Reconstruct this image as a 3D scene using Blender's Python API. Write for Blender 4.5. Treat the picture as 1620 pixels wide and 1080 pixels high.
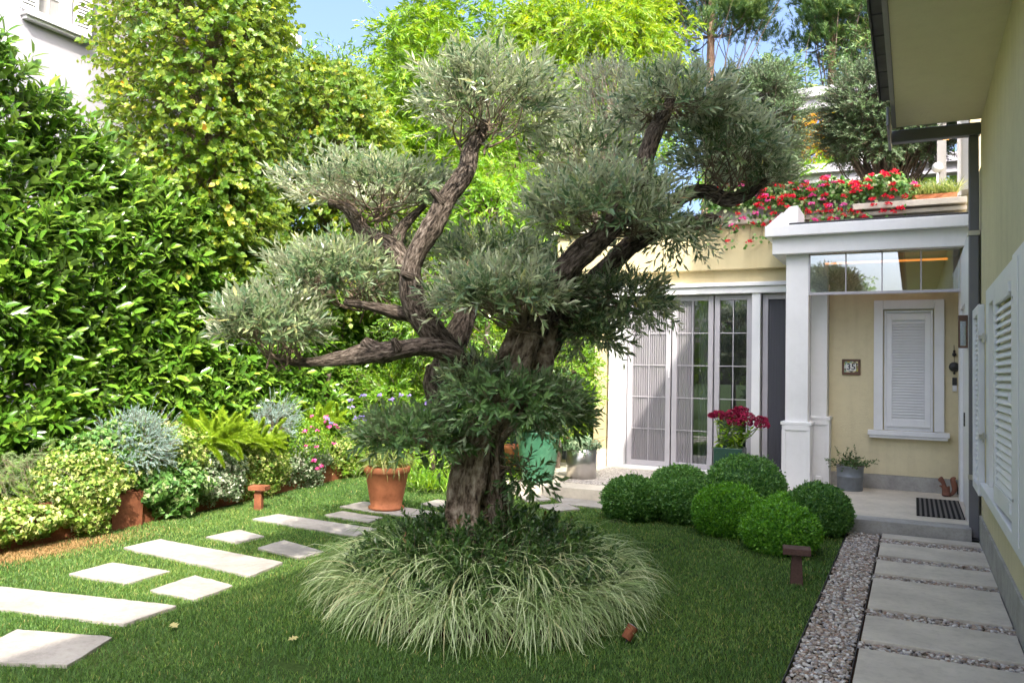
import bpy, math
import numpy as np
from mathutils import Matrix, Vector

for o in list(bpy.data.objects):
    bpy.data.objects.remove(o)
scene = bpy.context.scene
COL = scene.collection
rng = np.random.default_rng(7)

# ------------------------------------------------------------------ camera
CAM_H = 1.6
R = np.array([[0.8937, -0.0012, 0.4487], [0.4482, -0.0424, -0.8929], [0.0201, 0.9991, -0.0373]])
cam = bpy.data.cameras.new('camera')
cam.sensor_width = 36.0
cam.lens = 36 * 1265 / 1620
cam.clip_start = 0.05
cam.clip_end = 600
camo = bpy.data.objects.new('camera', cam)
COL.objects.link(camo)
m4 = Matrix.Identity(4)
for i in range(3):
    for j in range(3):
        m4[i][j] = R[i][j]
m4[2][3] = CAM_H
camo.matrix_world = m4
cam.dof.use_dof = True
cam.dof.focus_distance = 5.9
cam.dof.aperture_fstop = 5.0
scene.camera = camo

# ------------------------------------------------------------------ light
SUN = np.array([0.6, -0.75, 1.0]); SUN /= np.linalg.norm(SUN)
w = bpy.data.worlds.new('World'); scene.world = w; w.use_nodes = True
nt = w.node_tree; nt.nodes.clear()
bgn = nt.nodes.new('ShaderNodeBackground'); outn = nt.nodes.new('ShaderNodeOutputWorld')
sky = nt.nodes.new('ShaderNodeTexSky'); sky.sky_type = 'NISHITA'; sky.sun_disc = False
sky.sun_elevation = math.asin(SUN[2]); sky.sun_rotation = math.atan2(SUN[0], SUN[1])
sky.air_density = 0.75; sky.dust_density = 8.0; sky.ozone_density = 4.0
bgn.inputs[1].default_value = 0.15
nt.links.new(sky.outputs[0], bgn.inputs[0]); nt.links.new(bgn.outputs[0], outn.inputs[0])
sl = bpy.data.lights.new('sun', 'SUN'); sl.energy = 2.0; sl.angle = math.radians(0.5); sl.color = (1.0, 0.93, 0.82)
so = bpy.data.objects.new('sun', sl); COL.objects.link(so)
so.rotation_euler = Vector(SUN.tolist()).to_track_quat('Z', 'Y').to_euler()
scene.view_settings.view_transform = 'Standard'
scene.view_settings.look = 'None'
scene.view_settings.gamma = 1.0
scene.view_settings.exposure = 2.05

# ------------------------------------------------------------------ maths helpers
F, CX, CY = 1265.0, 810.0, 540.0
ORI = np.array([0, 0, CAM_H])
def ray(p):
    return R @ np.array([(p[0] - CX) / F, -(p[1] - CY) / F, -1.0])
def on(p, **k):
    """point where the sight line of photo pixel p meets the plane X=, Y= or Z="""
    d = ray(p); (ax, val), = k.items(); i = 'XYZ'.index(ax)
    return ORI + d * (val - ORI[i]) / d[i]
TREE_C = np.array([-2.75, 5.05, 0.3])
FWD = R @ np.array([0, 0, -1.0])
def tp(px, py, dd=0.0):
    d = ray((px, py)); t = ((TREE_C - ORI) @ FWD + dd) / (d @ FWD)
    return ORI + t * d
def at_depth(px, py, dep):
    d = ray((px, py)); return ORI + d * dep / (d @ FWD)
def unit(v):
    v = np.asarray(v, float); return v / np.maximum(np.linalg.norm(v, axis=-1, keepdims=True), 1e-9)
def rdir(n):
    return unit(rng.normal(size=(n, 3)))
class SN:
    """smooth noise: a few random waves"""
    def __init__(s, seed, freq, n=9):
        r = np.random.default_rng(seed); s.k = r.normal(size=(n, 3)) * freq; s.p = r.uniform(0, 6.28, n)
    def __call__(s, P):
        return np.sin(P @ s.k.T + s.p).mean(-1) * 1.6

# ------------------------------------------------------------------ mesh accumulator
class Geo:
    def __init__(s):
        s.V = []; s.L = []; s.S = []; s.M = []; s.A = []; s.T = []; s.n = 0
    def add(s, V, loops, sizes, mi=0, rnd=None, tc=None):
        V = np.asarray(V, float).reshape(-1, 3); loops = np.asarray(loops).ravel(); sizes = np.asarray(sizes).ravel()
        s.V.append(V); s.L.append(loops + s.n); s.S.append(sizes)
        s.M.append(np.full(len(sizes), mi)); s.n += len(V)
        s.A.append(np.zeros(len(V)) if rnd is None else np.broadcast_to(rnd, (len(V),)))
        s.T.append(V if tc is None else tc)
    def box(s, x0, x1, y0, y1, z0, z1, mi=0, rnd=None):
        x0, x1 = sorted((x0, x1)); y0, y1 = sorted((y0, y1)); z0, z1 = sorted((z0, z1))
        V = [(x, y, z) for z in (z0, z1) for y in (y0, y1) for x in (x0, x1)]
        fs = [(0, 2, 3, 1), (4, 5, 7, 6), (0, 1, 5, 4), (2, 6, 7, 3), (0, 4, 6, 2), (1, 3, 7, 5)]
        s.add(V, fs, [4] * 6, mi, rnd)
    def prism(s, prof, axis, a0, a1, mi=0):
        """profile of (u,v) points extruded along axis 'X' (u=y,v=z), 'Y' (u=x,v=z) or 'Z' (u=x,v=y)"""
        n = len(prof)
        def P(u, v, a): return {'X': (a, u, v), 'Y': (u, a, v), 'Z': (u, v, a)}[axis]
        V = [P(u, v, a0) for u, v in prof] + [P(u, v, a1) for u, v in prof]
        L = []; S = []
        for i in range(n):
            j = (i + 1) % n; L += [i, j, n + j, n + i]; S.append(4)
        L += list(range(n))[::-1]; S.append(n); L += list(range(n, 2 * n)); S.append(n)
        s.add(V, L, S, mi)
    def lathe(s, prof, c, seg=32, mi=0, close=True):
        prof = np.array(prof, float); K = len(prof); th = np.arange(seg) * 2 * np.pi / seg
        V = np.stack([c[0] + prof[:, 0, None] * np.cos(th), c[1] + prof[:, 0, None] * np.sin(th),
                      np.broadcast_to(c[2] + prof[:, 1, None], (K, seg))], -1).reshape(-1, 3)
        i = np.arange(K - 1)[:, None] * seg; j = np.arange(seg)[None]; j2 = (j + 1) % seg
        L = np.stack([i + j, i + j2, i + seg + j2, i + seg + j], -1).reshape(-1)
        s.add(V, L, np.full((K - 1) * seg, 4), mi)
    def tube(s, pts, rad, seg=8, mi=0, cap=True, rnd=None, fur=None):
        pts = np.asarray(pts, float); K = len(pts); rad = np.broadcast_to(rad, (K,))
        T = unit(np.gradient(pts, axis=0)); U = np.zeros_like(pts)
        a = np.array([1, 0, 0]) if abs(T[0][0]) < .8 else np.array([0, 1, 0])
        u = unit(np.cross(T[0], a))
        for k in range(K):
            u = unit(u - (u @ T[k]) * T[k]); U[k] = u
        W = np.cross(T, U); th = np.arange(seg) * 2 * np.pi / seg
        sl_ = np.concatenate([[0], np.cumsum(np.linalg.norm(np.diff(pts, axis=0), axis=1))])
        rr = np.repeat(rad[:, None], seg, 1)
        if fur is not None: rr = rr * fur(th[None, :], sl_[:, None], pts)
        V = pts[:, None] + rr[..., None] * (np.cos(th)[None, :, None] * U[:, None] + np.sin(th)[None, :, None] * W[:, None])
        tc = np.stack([np.broadcast_to(np.cos(th) * .15, (K, seg)), np.broadcast_to(np.sin(th) * .15, (K, seg)),
                       np.broadcast_to(sl_[:, None], (K, seg))], -1).reshape(-1, 3)
        i = np.arange(K - 1)[:, None] * seg; j = np.arange(seg)[None]; j2 = (j + 1) % seg
        L = np.stack([i + j, i + j2, i + seg + j2, i + seg + j], -1).reshape(-1); S = [4] * ((K - 1) * seg)
        if cap:
            L = np.concatenate([L, np.arange(seg)[::-1], (K - 1) * seg + np.arange(seg)]); S = S + [seg, seg]
        s.add(V.reshape(-1, 3), L, S, mi, rnd, tc)
    def twigs(s, P0, P1, r0, r1, mi=0, sag=0.0, K=4, seg=3):
        """many thin branchlets at once"""
        P0 = np.asarray(P0); P1 = np.asarray(P1); n = len(P0)
        t = np.linspace(0, 1, K)
        mid = rng.normal(size=(n, 3)) * np.linalg.norm(P1 - P0, axis=1, keepdims=True) * .07; mid[:, 2] -= sag
        C = P0[:, None] + (P1 - P0)[:, None] * t[None, :, None] + mid[:, None] * (np.sin(np.pi * t))[None, :, None]
        T = unit(P1 - P0); a = np.where(np.abs(T[:, 2:3]) > .9, np.array([[1, 0, 0.]]), np.array([[0, 0, 1.]]))
        U = unit(np.cross(T, a)); W = np.cross(T, U)
        th = np.arange(seg) * 2 * np.pi / seg
        r0 = np.broadcast_to(r0, (n,)); r1 = np.broadcast_to(r1, (n,))
        rr = r0[:, None] + (r1 - r0)[:, None] * t[None]
        off = np.cos(th)[None, None, :, None] * U[:, None, None] + np.sin(th)[None, None, :, None] * W[:, None, None]
        V = C[:, :, None] + rr[:, :, None, None] * off
        b = (np.arange(n) * K * seg)[:, None, None]; i = (np.arange(K - 1) * seg)[None, :, None]; j = np.arange(seg)[None, None]
        j2 = (j + 1) % seg
        L = np.stack([b + i + j, b + i + j2, b + i + seg + j2, b + i + seg + j], -1).reshape(-1)
        s.add(V.reshape(-1, 3), L, np.full(n * (K - 1) * seg, 4), mi, np.repeat(rng.random(n), K * seg))
    def leaves(s, P, D, N, L, Wd, tm, mi=0, rnd=None):
        TV, TF = tm; n = len(P)
        if n == 0: return
        D = unit(D); S = unit(np.cross(N, D)); N = np.cross(D, S)
        L = np.broadcast_to(L, (n,)); Wd = np.broadcast_to(Wd, (n,))
        u, v, ww = np.array(TV, float).T
        V = (P[:, None] + D[:, None] * (u[None] * L[:, None])[..., None] + S[:, None] * (v[None] * Wd[:, None])[..., None]
             + N[:, None] * (ww[None] * L[:, None])[..., None])
        lp = np.concatenate([np.array(f) for f in TF]); sz = np.array([len(f) for f in TF]); m = len(TV)
        Lo = (np.arange(n)[:, None] * m + lp[None]).ravel()
        if rnd is None: rnd = rng.random(n)
        s.add(V.reshape(-1, 3), Lo, np.tile(sz, n), mi, np.repeat(rnd, m))
    def build(s, name, mats, parent=None, smooth=False, bevel=0):
        me = bpy.data.meshes.new(name)
        V = np.concatenate(s.V); L = np.concatenate(s.L); S = np.concatenate(s.S); M = np.concatenate(s.M)
        me.vertices.add(len(V)); me.vertices.foreach_set('co', V.astype(np.float32).ravel())
        me.loops.add(len(L)); me.loops.foreach_set('vertex_index', L.astype(np.int32))
        st = np.concatenate([[0], np.cumsum(S)[:-1]])
        me.polygons.add(len(S)); me.polygons.foreach_set('loop_start', st.astype(np.int32))
        me.polygons.foreach_set('loop_total', S.astype(np.int32))
        me.polygons.foreach_set('material_index', M.astype(np.int32))
        me.polygons.foreach_set('use_smooth', np.full(len(S), bool(smooth)))
        a = me.attributes.new('rnd', 'FLOAT', 'POINT'); a.data.foreach_set('value', np.concatenate(s.A).astype(np.float32))
        a = me.attributes.new('tc', 'FLOAT_VECTOR', 'POINT'); a.data.foreach_set('vector', np.concatenate(s.T).astype(np.float32).ravel())
        me.update(calc_edges=True); me.validate()
        for m in (mats if isinstance(mats, (list, tuple)) else [mats]): me.materials.append(m)
        o = bpy.data.objects.new(name, me); COL.objects.link(o)
        if parent is not None: o.parent = parent
        if bevel:
            b = o.modifiers.new('bevel', 'BEVEL'); b.width = bevel; b.segments = 2; b.limit_method = 'ANGLE'
        return o

OVAL = ([(0, 0, 0), (.3, .42, .03), (.3, 0, -.03), (.3, -.42, .03), (.68, .4, .02), (.68, 0, -.05), (.68, -.4, .02), (1, 0, -.12)],
        [(0, 2, 1), (0, 3, 2), (2, 5, 4, 1), (3, 6, 5, 2), (5, 7, 4), (6, 7, 5)])
HEART = ([(0, 0, 0), (.05, .3, .02), (.35, .5, .04), (.75, .3, 0), (1, 0, -.12), (.75, -.3, 0), (.35, -.5, .04), (.05, -.3, .02), (.4, 0, -.04)],
         [(0, 8, 2, 1), (8, 4, 3, 2), (0, 7, 6, 8), (8, 6, 5, 4)])
LANCE = ([(0, 0, 0), (.45, .5, .03), (1, 0, -.06), (.45, -.5, .03)], [(0, 2, 1), (0, 3, 2)])
IVY = ([(0, 0, 0), (-.1, .4, 0), (.4, .5, .03), (.5, .25, 0), (1, 0, -.08), (.5, -.25, 0), (.4, -.5, .03), (-.1, -.4, 0)],
       [(0, 4, 3, 2, 1), (0, 7, 6, 5, 4)])

# ------------------------------------------------------------------ materials
def newmat(name):
    m = bpy.data.materials.new(name); m.use_nodes = True
    n = m.node_tree.nodes; b = n['Principled BSDF']; return m, m.node_tree, n, b
def ramp(t, stops, fac):
    r = t.nodes.new('ShaderNodeValToRGB'); e = r.color_ramp.elements
    while len(e) < len(stops): e.new(.5)
    for i, (p, c) in enumerate(stops): e[i].position = p; e[i].color = (*c, 1)
    t.links.new(fac, r.inputs[0]); return r.outputs[0]
def noise(t, scale, detail=4, vec=None, rough=.55):
    n = t.nodes.new('ShaderNodeTexNoise'); n.inputs['Scale'].default_value = scale; n.inputs['Detail'].default_value = detail
    n.inputs['Roughness'].default_value = rough
    if vec is not None: t.links.new(vec, n.inputs['Vector'])
    return n.outputs[0]
def coords(t, scale=(1, 1, 1), attr=None):
    if attr:
        c = t.nodes.new('ShaderNodeAttribute'); c.attribute_name = attr; o = c.outputs['Vector']
    else:
        c = t.nodes.new('ShaderNodeTexCoord'); o = c.outputs['Object']
    mp = t.nodes.new('ShaderNodeMapping'); mp.inputs['Scale'].default_value = scale
    t.links.new(o, mp.inputs[0]); return mp.outputs[0]
def bump(t, b, h, strength, dist=.01):
    bn = t.nodes.new('ShaderNodeBump'); bn.inputs['Strength'].default_value = strength; bn.inputs['Distance'].default_value = dist
    t.links.new(h, bn.inputs['Height']); t.links.new(bn.outputs[0], b.inputs['Normal'])
def solid(name, c1, c2=None, scale=4, rough=.6, bs=0, bscale=60, metal=0, detail=5, spec=.5, bd=.01, grime=0, streak=0):
    m, t, n, b = newmat(name); v = coords(t)
    c2 = c2 or tuple(x * .86 for x in c1)
    f = noise(t, scale, detail, v)
    col = ramp(t, [(.35, c2), (.65, c1)], f)
    if grime:
        fg = noise(t, scale * 6.3, 7, v, .7); mg = n.new('ShaderNodeMix'); mg.data_type = 'RGBA'; mg.blend_type = 'MULTIPLY'; mg.inputs['Factor'].default_value = grime
        t.links.new(col, mg.inputs[6]); t.links.new(ramp(t, [(.36, (.45, .43, .40)), (.5, (.92, .92, .91)), (.66, (1.08, 1.08, 1.08))], fg), mg.inputs[7]); col = mg.outputs[2]
    if streak:
        fs = noise(t, 1.0, 5, coords(t, (7, 7, .45)), .6); mg = n.new('ShaderNodeMix'); mg.data_type = 'RGBA'; mg.blend_type = 'MULTIPLY'; mg.inputs['Factor'].default_value = streak
        t.links.new(col, mg.inputs[6]); t.links.new(ramp(t, [(.3, (.62, .60, .56)), (.52, (1, 1, 1)), (.75, (1.06, 1.06, 1.05))], fs), mg.inputs[7]); col = mg.outputs[2]
    t.links.new(col, b.inputs['Base Color'])
    b.inputs['Roughness'].default_value = rough; b.inputs['Metallic'].default_value = metal
    b.inputs['Specular IOR Level'].default_value = spec
    if bs: bump(t, b, noise(t, bscale, 3, v), bs, bd)
    return m
def leafmat(name, stops, rough=.45, transl=.35, back=None, spec=.5, tcol=None):
    m, t, n, b = newmat(name)
    a = n.new('ShaderNodeAttribute'); a.attribute_name = 'rnd'
    c = ramp(t, stops, a.outputs['Fac'])
    if back:
        g = n.new('ShaderNodeNewGeometry'); mx = n.new('ShaderNodeMix'); mx.data_type = 'RGBA'
        t.links.new(g.outputs['Backfacing'], mx.inputs['Factor']); t.links.new(c, mx.inputs[6])
        mx.inputs[7].default_value = (*back, 1); c = mx.outputs[2]
    t.links.new(c, b.inputs['Base Color'])
    b.inputs['Roughness'].default_value = rough; b.inputs['Specular IOR Level'].default_value = spec
    tr = n.new('ShaderNodeBsdfTranslucent'); ms = n.new('ShaderNodeMixShader'); ms.inputs[0].default_value = transl
    hs = n.new('ShaderNodeHueSaturation'); hs.inputs['Saturation'].default_value = 1.15; hs.inputs['Value'].default_value = 1.5
    hs.inputs['Hue'].default_value = .485
    t.links.new(c, hs.inputs['Color']); t.links.new(hs.outputs[0], tr.inputs[0])
    t.links.new(b.outputs[0], ms.inputs[1]); t.links.new(tr.outputs[0], ms.inputs[2])
    t.links.new(ms.outputs[0], n['Material Output'].inputs[0])
    return m
def barkmat(name, stops, sc=(26, 26, 5), bs=1.0, bd=.03):
    m, t, n, b = newmat(name); v = coords(t, sc, 'tc')
    f = noise(t, 1.0, 6, v, .65)
    t.links.new(ramp(t, stops, f), b.inputs['Base Color']); b.inputs['Roughness'].default_value = .9
    b.inputs['Specular IOR Level'].default_value = .2
    bump(t, b, f, bs, bd); return m

M = {}
M['plaster'] = solid('yellow_plaster', (.70, .625, .41), (.66, .585, .38), 1.3, .9, .6, 75, spec=.2, grime=.10, streak=.22)
M['soffit'] = solid('soffit_plaster_bounce', (.82, .76, .52), (.79, .72, .49), 1.6, .85, .6, 75, spec=.2, grime=.06)  # lightened colour stands in for the bounce light missing under the eave
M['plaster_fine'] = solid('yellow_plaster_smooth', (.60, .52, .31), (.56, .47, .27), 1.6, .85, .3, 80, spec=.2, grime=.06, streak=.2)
M['white'] = solid('white_paint', (.80, .80, .80), (.75, .75, .75), 2, .45, .08, 40, grime=.05, streak=.08)
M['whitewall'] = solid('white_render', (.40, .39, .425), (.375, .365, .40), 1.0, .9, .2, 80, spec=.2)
M['stone'] = solid('pale_stone', (.64, .58, .475), (.52, .47, .385), 3, .75, .3, 70, spec=.3, grime=.22)
M['stone_grey'] = solid('grey_stone', (.40, .39, .36), (.30, .29, .27), 5, .8, .3, 50, spec=.3, grime=.3)
M['paver'] = solid('limestone', (.39, .36, .325), (.31, .285, .255), 3, .75, .35, 90, spec=.2, grime=.3)
M['metal_grey'] = solid('grey_metal', (.17, .17, .185), (.15, .15, .165), 3, .45, 0, metal=.3)
M['fascia_grey'] = solid('grey_fascia', (.30, .285, .28), (.27, .26, .25), 3, .7)
M['dark'] = solid('dark_metal', (.03, .03, .03), rough=.5)
M['frame_lilac'] = solid('pale_metal_frame', (.42, .405, .43), (.39, .375, .40), 3, .4)
M['corten'] = solid('rusty_steel', (.26, .095, .045), (.17, .06, .03), 9, .85, .3, 80, spec=.2, grime=.5)
M['terracotta'] = solid('terracotta', (.46, .17, .075), (.40, .14, .06), 4, .75, .2, 60, spec=.3, grime=.4)
M['brownpost'] = solid('brown_painted_steel', (.115, .062, .05), (.09, .048, .038), 12, .7, .2, 60, spec=.3, grime=.5)
M['zinc'] = solid('zinc', (.23, .26, .29), (.17, .19, .215), 9, .5, .1, 30, metal=.35)
M['steel'] = solid('brushed_steel', (.62, .60, .57), (.55, .53, .5), 9, .28, 0, metal=.95)
M['darkgreen'] = solid('dark_green_glaze', (.03, .075, .055), (.025, .06, .045), 5, .25)
M['soil'] = solid('soil', (.07, .045, .03), (.035, .022, .015), 14, .95, .6, 30, spec=.1)
M['wood'] = solid('dark_wood', (.15, .075, .045), (.10, .05, .03), 8, .6)
M['squirrel'] = solid('rust_ceramic', (.22, .085, .045), (.14, .055, .035), 14, .7, .3, 60)
M['curtain'] = solid('curtain', (.55, .55, .58), rough=.9)
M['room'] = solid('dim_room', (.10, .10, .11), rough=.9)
M['rope'] = solid('bead_string', (.12, .10, .09), rough=.7)
M['blackplastic'] = solid('black_plastic', (.02, .02, .022), rough=.35)
M['tilegrey'] = solid('grey_tile', (.12, .115, .11), (.09, .085, .08), 5, .8, .2, 40)
M['twig'] = solid('twig', (.20, .15, .10), (.14, .10, .07), 20, .85)
M['greenstem'] = solid('green_stem', (.16, .22, .07), rough=.6)
M['orangestem'] = solid('orange_stem', (.45, .20, .08), rough=.6)

m, t, n, b = newmat('glass_pane'); n.remove(b); M['glass'] = m
gl = n.new('ShaderNodeBsdfGlossy'); gl.inputs['Roughness'].default_value = .01; gl.inputs[0].default_value = (.95, .97, 1, 1)
tr = n.new('ShaderNodeBsdfTransparent'); tr.inputs[0].default_value = (.82, .85, .86, 1)
fr = n.new('ShaderNodeFresnel'); fr.inputs[0].default_value = 2.1
ms = n.new('ShaderNodeMixShader')
t.links.new(fr.outputs[0], ms.inputs[0]); t.links.new(tr.outputs[0], ms.inputs[1]); t.links.new(gl.outputs[0], ms.inputs[2])
t.links.new(ms.outputs[0], n['Material Output'].inputs[0])

m, t, n, b = newmat('solar_glass'); n.remove(b); M['mirror_glass'] = m
gl = n.new('ShaderNodeBsdfGlossy'); gl.inputs['Roughness'].default_value = .01; gl.inputs[0].default_value = (.9, .97, 1, 1)
tr = n.new('ShaderNodeBsdfTransparent'); tr.inputs[0].default_value = (.8, .86, .88, 1)
ms = n.new('ShaderNodeMixShader'); ms.inputs[0].default_value = .28
t.links.new(tr.outputs[0], ms.inputs[1]); t.links.new(gl.outputs[0], ms.inputs[2]); t.links.new(ms.outputs[0], n['Material Output'].inputs[0])
for key, c_, f_ in (('screen', (.44, .42, .45), .46), ('thin_screen', (.40, .39, .42), .28), ('shaded_screen', (.085, .085, .10), .80)):  # last entry: darker copy, shade on the fourth door put into its colour
    m, t, n, b = newmat('insect_' + key); M[key] = m
    b.inputs['Base Color'].default_value = (*c_, 1); b.inputs['Roughness'].default_value = .8
    tr = n.new('ShaderNodeBsdfTransparent'); ms = n.new('ShaderNodeMixShader'); ms.inputs[0].default_value = f_
    t.links.new(b.outputs[0], ms.inputs[2]); t.links.new(tr.outputs[0], ms.inputs[1]); t.links.new(ms.outputs[0], n['Material Output'].inputs[0])

def emit(name, col, s):
    m, t, n, b = newmat(name); b.inputs['Emission Color'].default_value = (*col, 1); b.inputs['Emission Strength'].default_value = s
    b.inputs['Base Color'].default_value = (*col, 1); return m
M['led'] = emit('warm_led', (1.0, .30, .05), .55)
M['bulb'] = emit('warm_bulb', (1.0, .45, .12), 2.5)

# lawn soil sheet: green-brown with worn patches
m, t, n, b = newmat('lawn_ground'); M['lawn'] = m; v = coords(t)
f1 = noise(t, 1.1, 4, v); f2 = noise(t, 45, 3, v)
c1 = ramp(t, [(.3, (.025, .05, .012)), (.6, (.05, .085, .02)), (.8, (.09, .095, .035))], f1)
mx = n.new('ShaderNodeMix'); mx.data_type = 'RGBA'; mx.blend_type = 'MULTIPLY'; mx.inputs['Factor'].default_value = .7
t.links.new(c1, mx.inputs[6]); t.links.new(ramp(t, [(.3, (.4, .4, .4)), (.7, (1.3, 1.3, 1.3))], f2), mx.inputs[7])
t.links.new(mx.outputs[2], b.inputs['Base Color']); b.inputs['Roughness'].default_value = .95; b.inputs['Specular IOR Level'].default_value = .1
bump(t, b, f2, .6, .02)

# exposed-aggregate panel
m, t, n, b = newmat('exposed_aggregate'); M['aggregate'] = m; v = coords(t)
vo = n.new('ShaderNodeTexVoronoi'); vo.inputs['Scale'].default_value = 60; t.links.new(v, vo.inputs['Vector'])
sp = n.new('ShaderNodeSeparateColor'); t.links.new(vo.outputs['Color'], sp.inputs[0])
t.links.new(ramp(t, [(0, (.16, .14, .12)), (.4, (.36, .32, .28)), (.8, (.55, .5, .44)), (1, (.7, .67, .62))], sp.outputs[0]), b.inputs['Base Color'])
b.inputs['Roughness'].default_value = .7; bump(t, b, vo.outputs['Distance'], .5, .01)

m, t, n, b = newmat('pebble_stone'); M['pebble'] = m
a = n.new('ShaderNodeAttribute'); a.attribute_name = 'rnd'
t.links.new(ramp(t, [(0, (.13, .11, .095)), (.2, (.30, .23, .165)), (.4, (.44, .39, .33)), (.55, (.33, .21, .14)), (.66, (.26, .26, .27)),
                     (.84, (.58, .53, .46)), (1, (.72, .69, .64))], a.outputs['Fac']), b.inputs['Base Color'])
b.inputs['Roughness'].default_value = .45

# jade glaze with diamond relief
m, t, n, b = newmat('jade_glaze'); M['jade'] = m; v = coords(t)
t.links.new(ramp(t, [(.3, (.035, .13, .07)), (.7, (.075, .20, .115))], noise(t, 7, 5, v)), b.inputs['Base Color']); b.inputs['Roughness'].default_value = .3

# striped mat
m, t, n, b = newmat('striped_mat'); M['mat'] = m; v = coords(t)
wv = n.new('ShaderNodeTexWave'); wv.wave_type = 'BANDS'; wv.bands_direction = 'X'; wv.inputs['Scale'].default_value = 6.5
wv.inputs['Distortion'].default_value = 0; t.links.new(v, wv.inputs['Vector'])
t.links.new(ramp(t, [(.0, (.012, .012, .012)), (.45, (.015, .015, .015)), (.55, (.12, .11, .10)), (1, (.14, .13, .12))], wv.outputs[0]), b.inputs['Base Color'])
b.inputs['Roughness'].default_value = .95; b.inputs['Specular IOR Level'].default_value = .1

# number tile
m, t, n, b = newmat('painted_tile'); M['tile'] = m; v = coords(t)
vo = n.new('ShaderNodeTexVoronoi'); vo.inputs['Scale'].default_value = 28; t.links.new(v, vo.inputs['Vector'])
sp = n.new('ShaderNodeSeparateColor'); t.links.new(vo.outputs['Color'], sp.inputs[0])
t.links.new(ramp(t, [(0, (.02, .03, .12)), (.35, (.6, .5, .08)), (.6, (.7, .72, .68)), (.8, (.1, .28, .14)), (1, (.7, .7, .7))], sp.outputs[0]), b.inputs['Base Color'])
b.inputs['Roughness'].default_value = .25
M['tilewhite'] = solid('tile_white', (.78, .78, .75), rough=.25)
M['navy'] = solid('navy_glaze', (.012, .014, .04), rough=.3)

M['olive_bark'] = barkmat('olive_bark', [(.36, (.018, .014, .011)), (.46, (.095, .073, .055)), (.56, (.22, .175, .14)), (.70, (.46, .40, .33))], (30, 30, 20), 1.0, .06)
M['olive_trunk_bark'] = barkmat('olive_trunk_bark', [(.34, (.035, .025, .018)), (.44, (.17, .125, .09)), (.54, (.34, .27, .205)), (.68, (.56, .48, .39))], (34, 34, 13), 1.0, .06)
M['pine_bark'] = barkmat('pine_bark', [(.3, (.14, .075, .05)), (.5, (.36, .22, .15)), (.7, (.5, .36, .27))], (14, 14, 5), .8, .03)
M['tree_bark'] = barkmat('tree_bark', [(.3, (.05, .04, .03)), (.6, (.17, .13, .10)), (.8, (.28, .23, .18))], (22, 22, 6), .6, .02)

M['olive_leaf'] = leafmat('olive_leaf', [(0, (.038, .085, .040)), (.5, (.105, .17, .070)), (.85, (.30, .35, .165)), (.965, (.42, .40, .14)), (1, (.34, .16, .05))],
                          .32, .20, (.52, .56, .38), .5)
M['olive_leaf_far'] = leafmat('terrace_olive_leaf', [(0, (.045, .075, .045)), (1, (.12, .16, .085))], .5, .15, (.24, .28, .22))
M['sucker_leaf'] = leafmat('olive_sucker_leaf', [(0, (.04, .09, .03)), (.5, (.085, .17, .05)), (.95, (.17, .27, .085)), (1, (.3, .2, .05))], .38, .2, (.24, .31, .17), .45)
M['terrace_leaf'] = leafmat('terrace_olive_leaf_dark', [(0, (.04, .08, .03)), (1, (.12, .19, .07))], .5, .15, (.14, .18, .11))
M['laurel_leaf'] = leafmat('laurel_leaf', [(0, (.028, .085, .010)), (.45, (.10, .23, .022)), (.85, (.24, .39, .042)), (.985, (.36, .50, .07)), (1, (.55, .24, .03))],
                           .20, .30, (.16, .26, .07), .8)
M['linden_leaf'] = leafmat('linden_leaf', [(0, (.05, .13, .014)), (.5, (.12, .215, .024)), (.85, (.28, .345, .042)), (.95, (.55, .43, .06)), (1, (.42, .21, .05))],
                           .42, .42, (.26, .36, .07))
M['bamboo_leaf'] = leafmat('bamboo_leaf', [(0, (.06, .16, .010)), (.5, (.16, .31, .015)), (1, (.36, .46, .028))], .4, .35)
M['locust_leaf'] = leafmat('yellow_tree_leaf', [(0, (.08, .19, .010)), (.5, (.19, .32, .016)), (1, (.38, .44, .028))], .45, .5)
M['box_leaf'] = leafmat('box_leaf', [(0, (.045, .14, .03)), (.6, (.105, .25, .05)), (1, (.19, .37, .075))], .4, .25)
M['box_leaf_new'] = leafmat('box_leaf_fresh', [(0, (.06, .20, .02)), (.6, (.14, .37, .036)), (1, (.26, .52, .06))], .4, .3)
M['dark_leaf'] = leafmat('dark_shrub_leaf', [(0, (.022, .06, .016)), (.6, (.06, .13, .028)), (.95, (.13, .23, .045)), (1, (.20, .05, .04))], .3, .2)
M['sedge_leaf'] = leafmat('sedge_blade', [(0, (.12, .20, .06)), (.35, (.29, .40, .15)), (.6, (.46, .56, .28)), (.9, (.66, .72, .44)), (1, (.56, .50, .25))], .45, .3)
M['grass_leaf'] = leafmat('lawn_blade', [(0, (.05, .13, .024)), (.55, (.135, .255, .05)), (.9, (.32, .41, .09)), (1, (.50, .42, .15))], .5, .35)
M['straw'] = leafmat('straw_blade', [(0, (.28, .15, .05)), (1, (.5, .33, .14))], .7, .2)
M['yivy_leaf'] = leafmat('yellow_ivy_leaf', [(0, (.07, .17, .02)), (.5, (.20, .31, .04)), (.75, (.40, .46, .12)), (1, (.62, .60, .26))], .45, .25)
M['wivy_leaf'] = leafmat('white_ivy_leaf', [(0, (.07, .15, .05)), (.5, (.20, .28, .14)), (.75, (.42, .46, .32)), (1, (.62, .62, .48))], .45, .25)
M['ivy_leaf'] = leafmat('ivy_leaf', [(0, (.05, .14, .025)), (.6, (.12, .26, .05)), (.85, (.25, .36, .12)), (1, (.42, .45, .24))], .4, .25)
M['juniper_leaf'] = leafmat('juniper_leaf', [(0, (.16, .26, .22)), (.6, (.30, .42, .37)), (1, (.50, .60, .54))], .6, .2)
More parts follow.
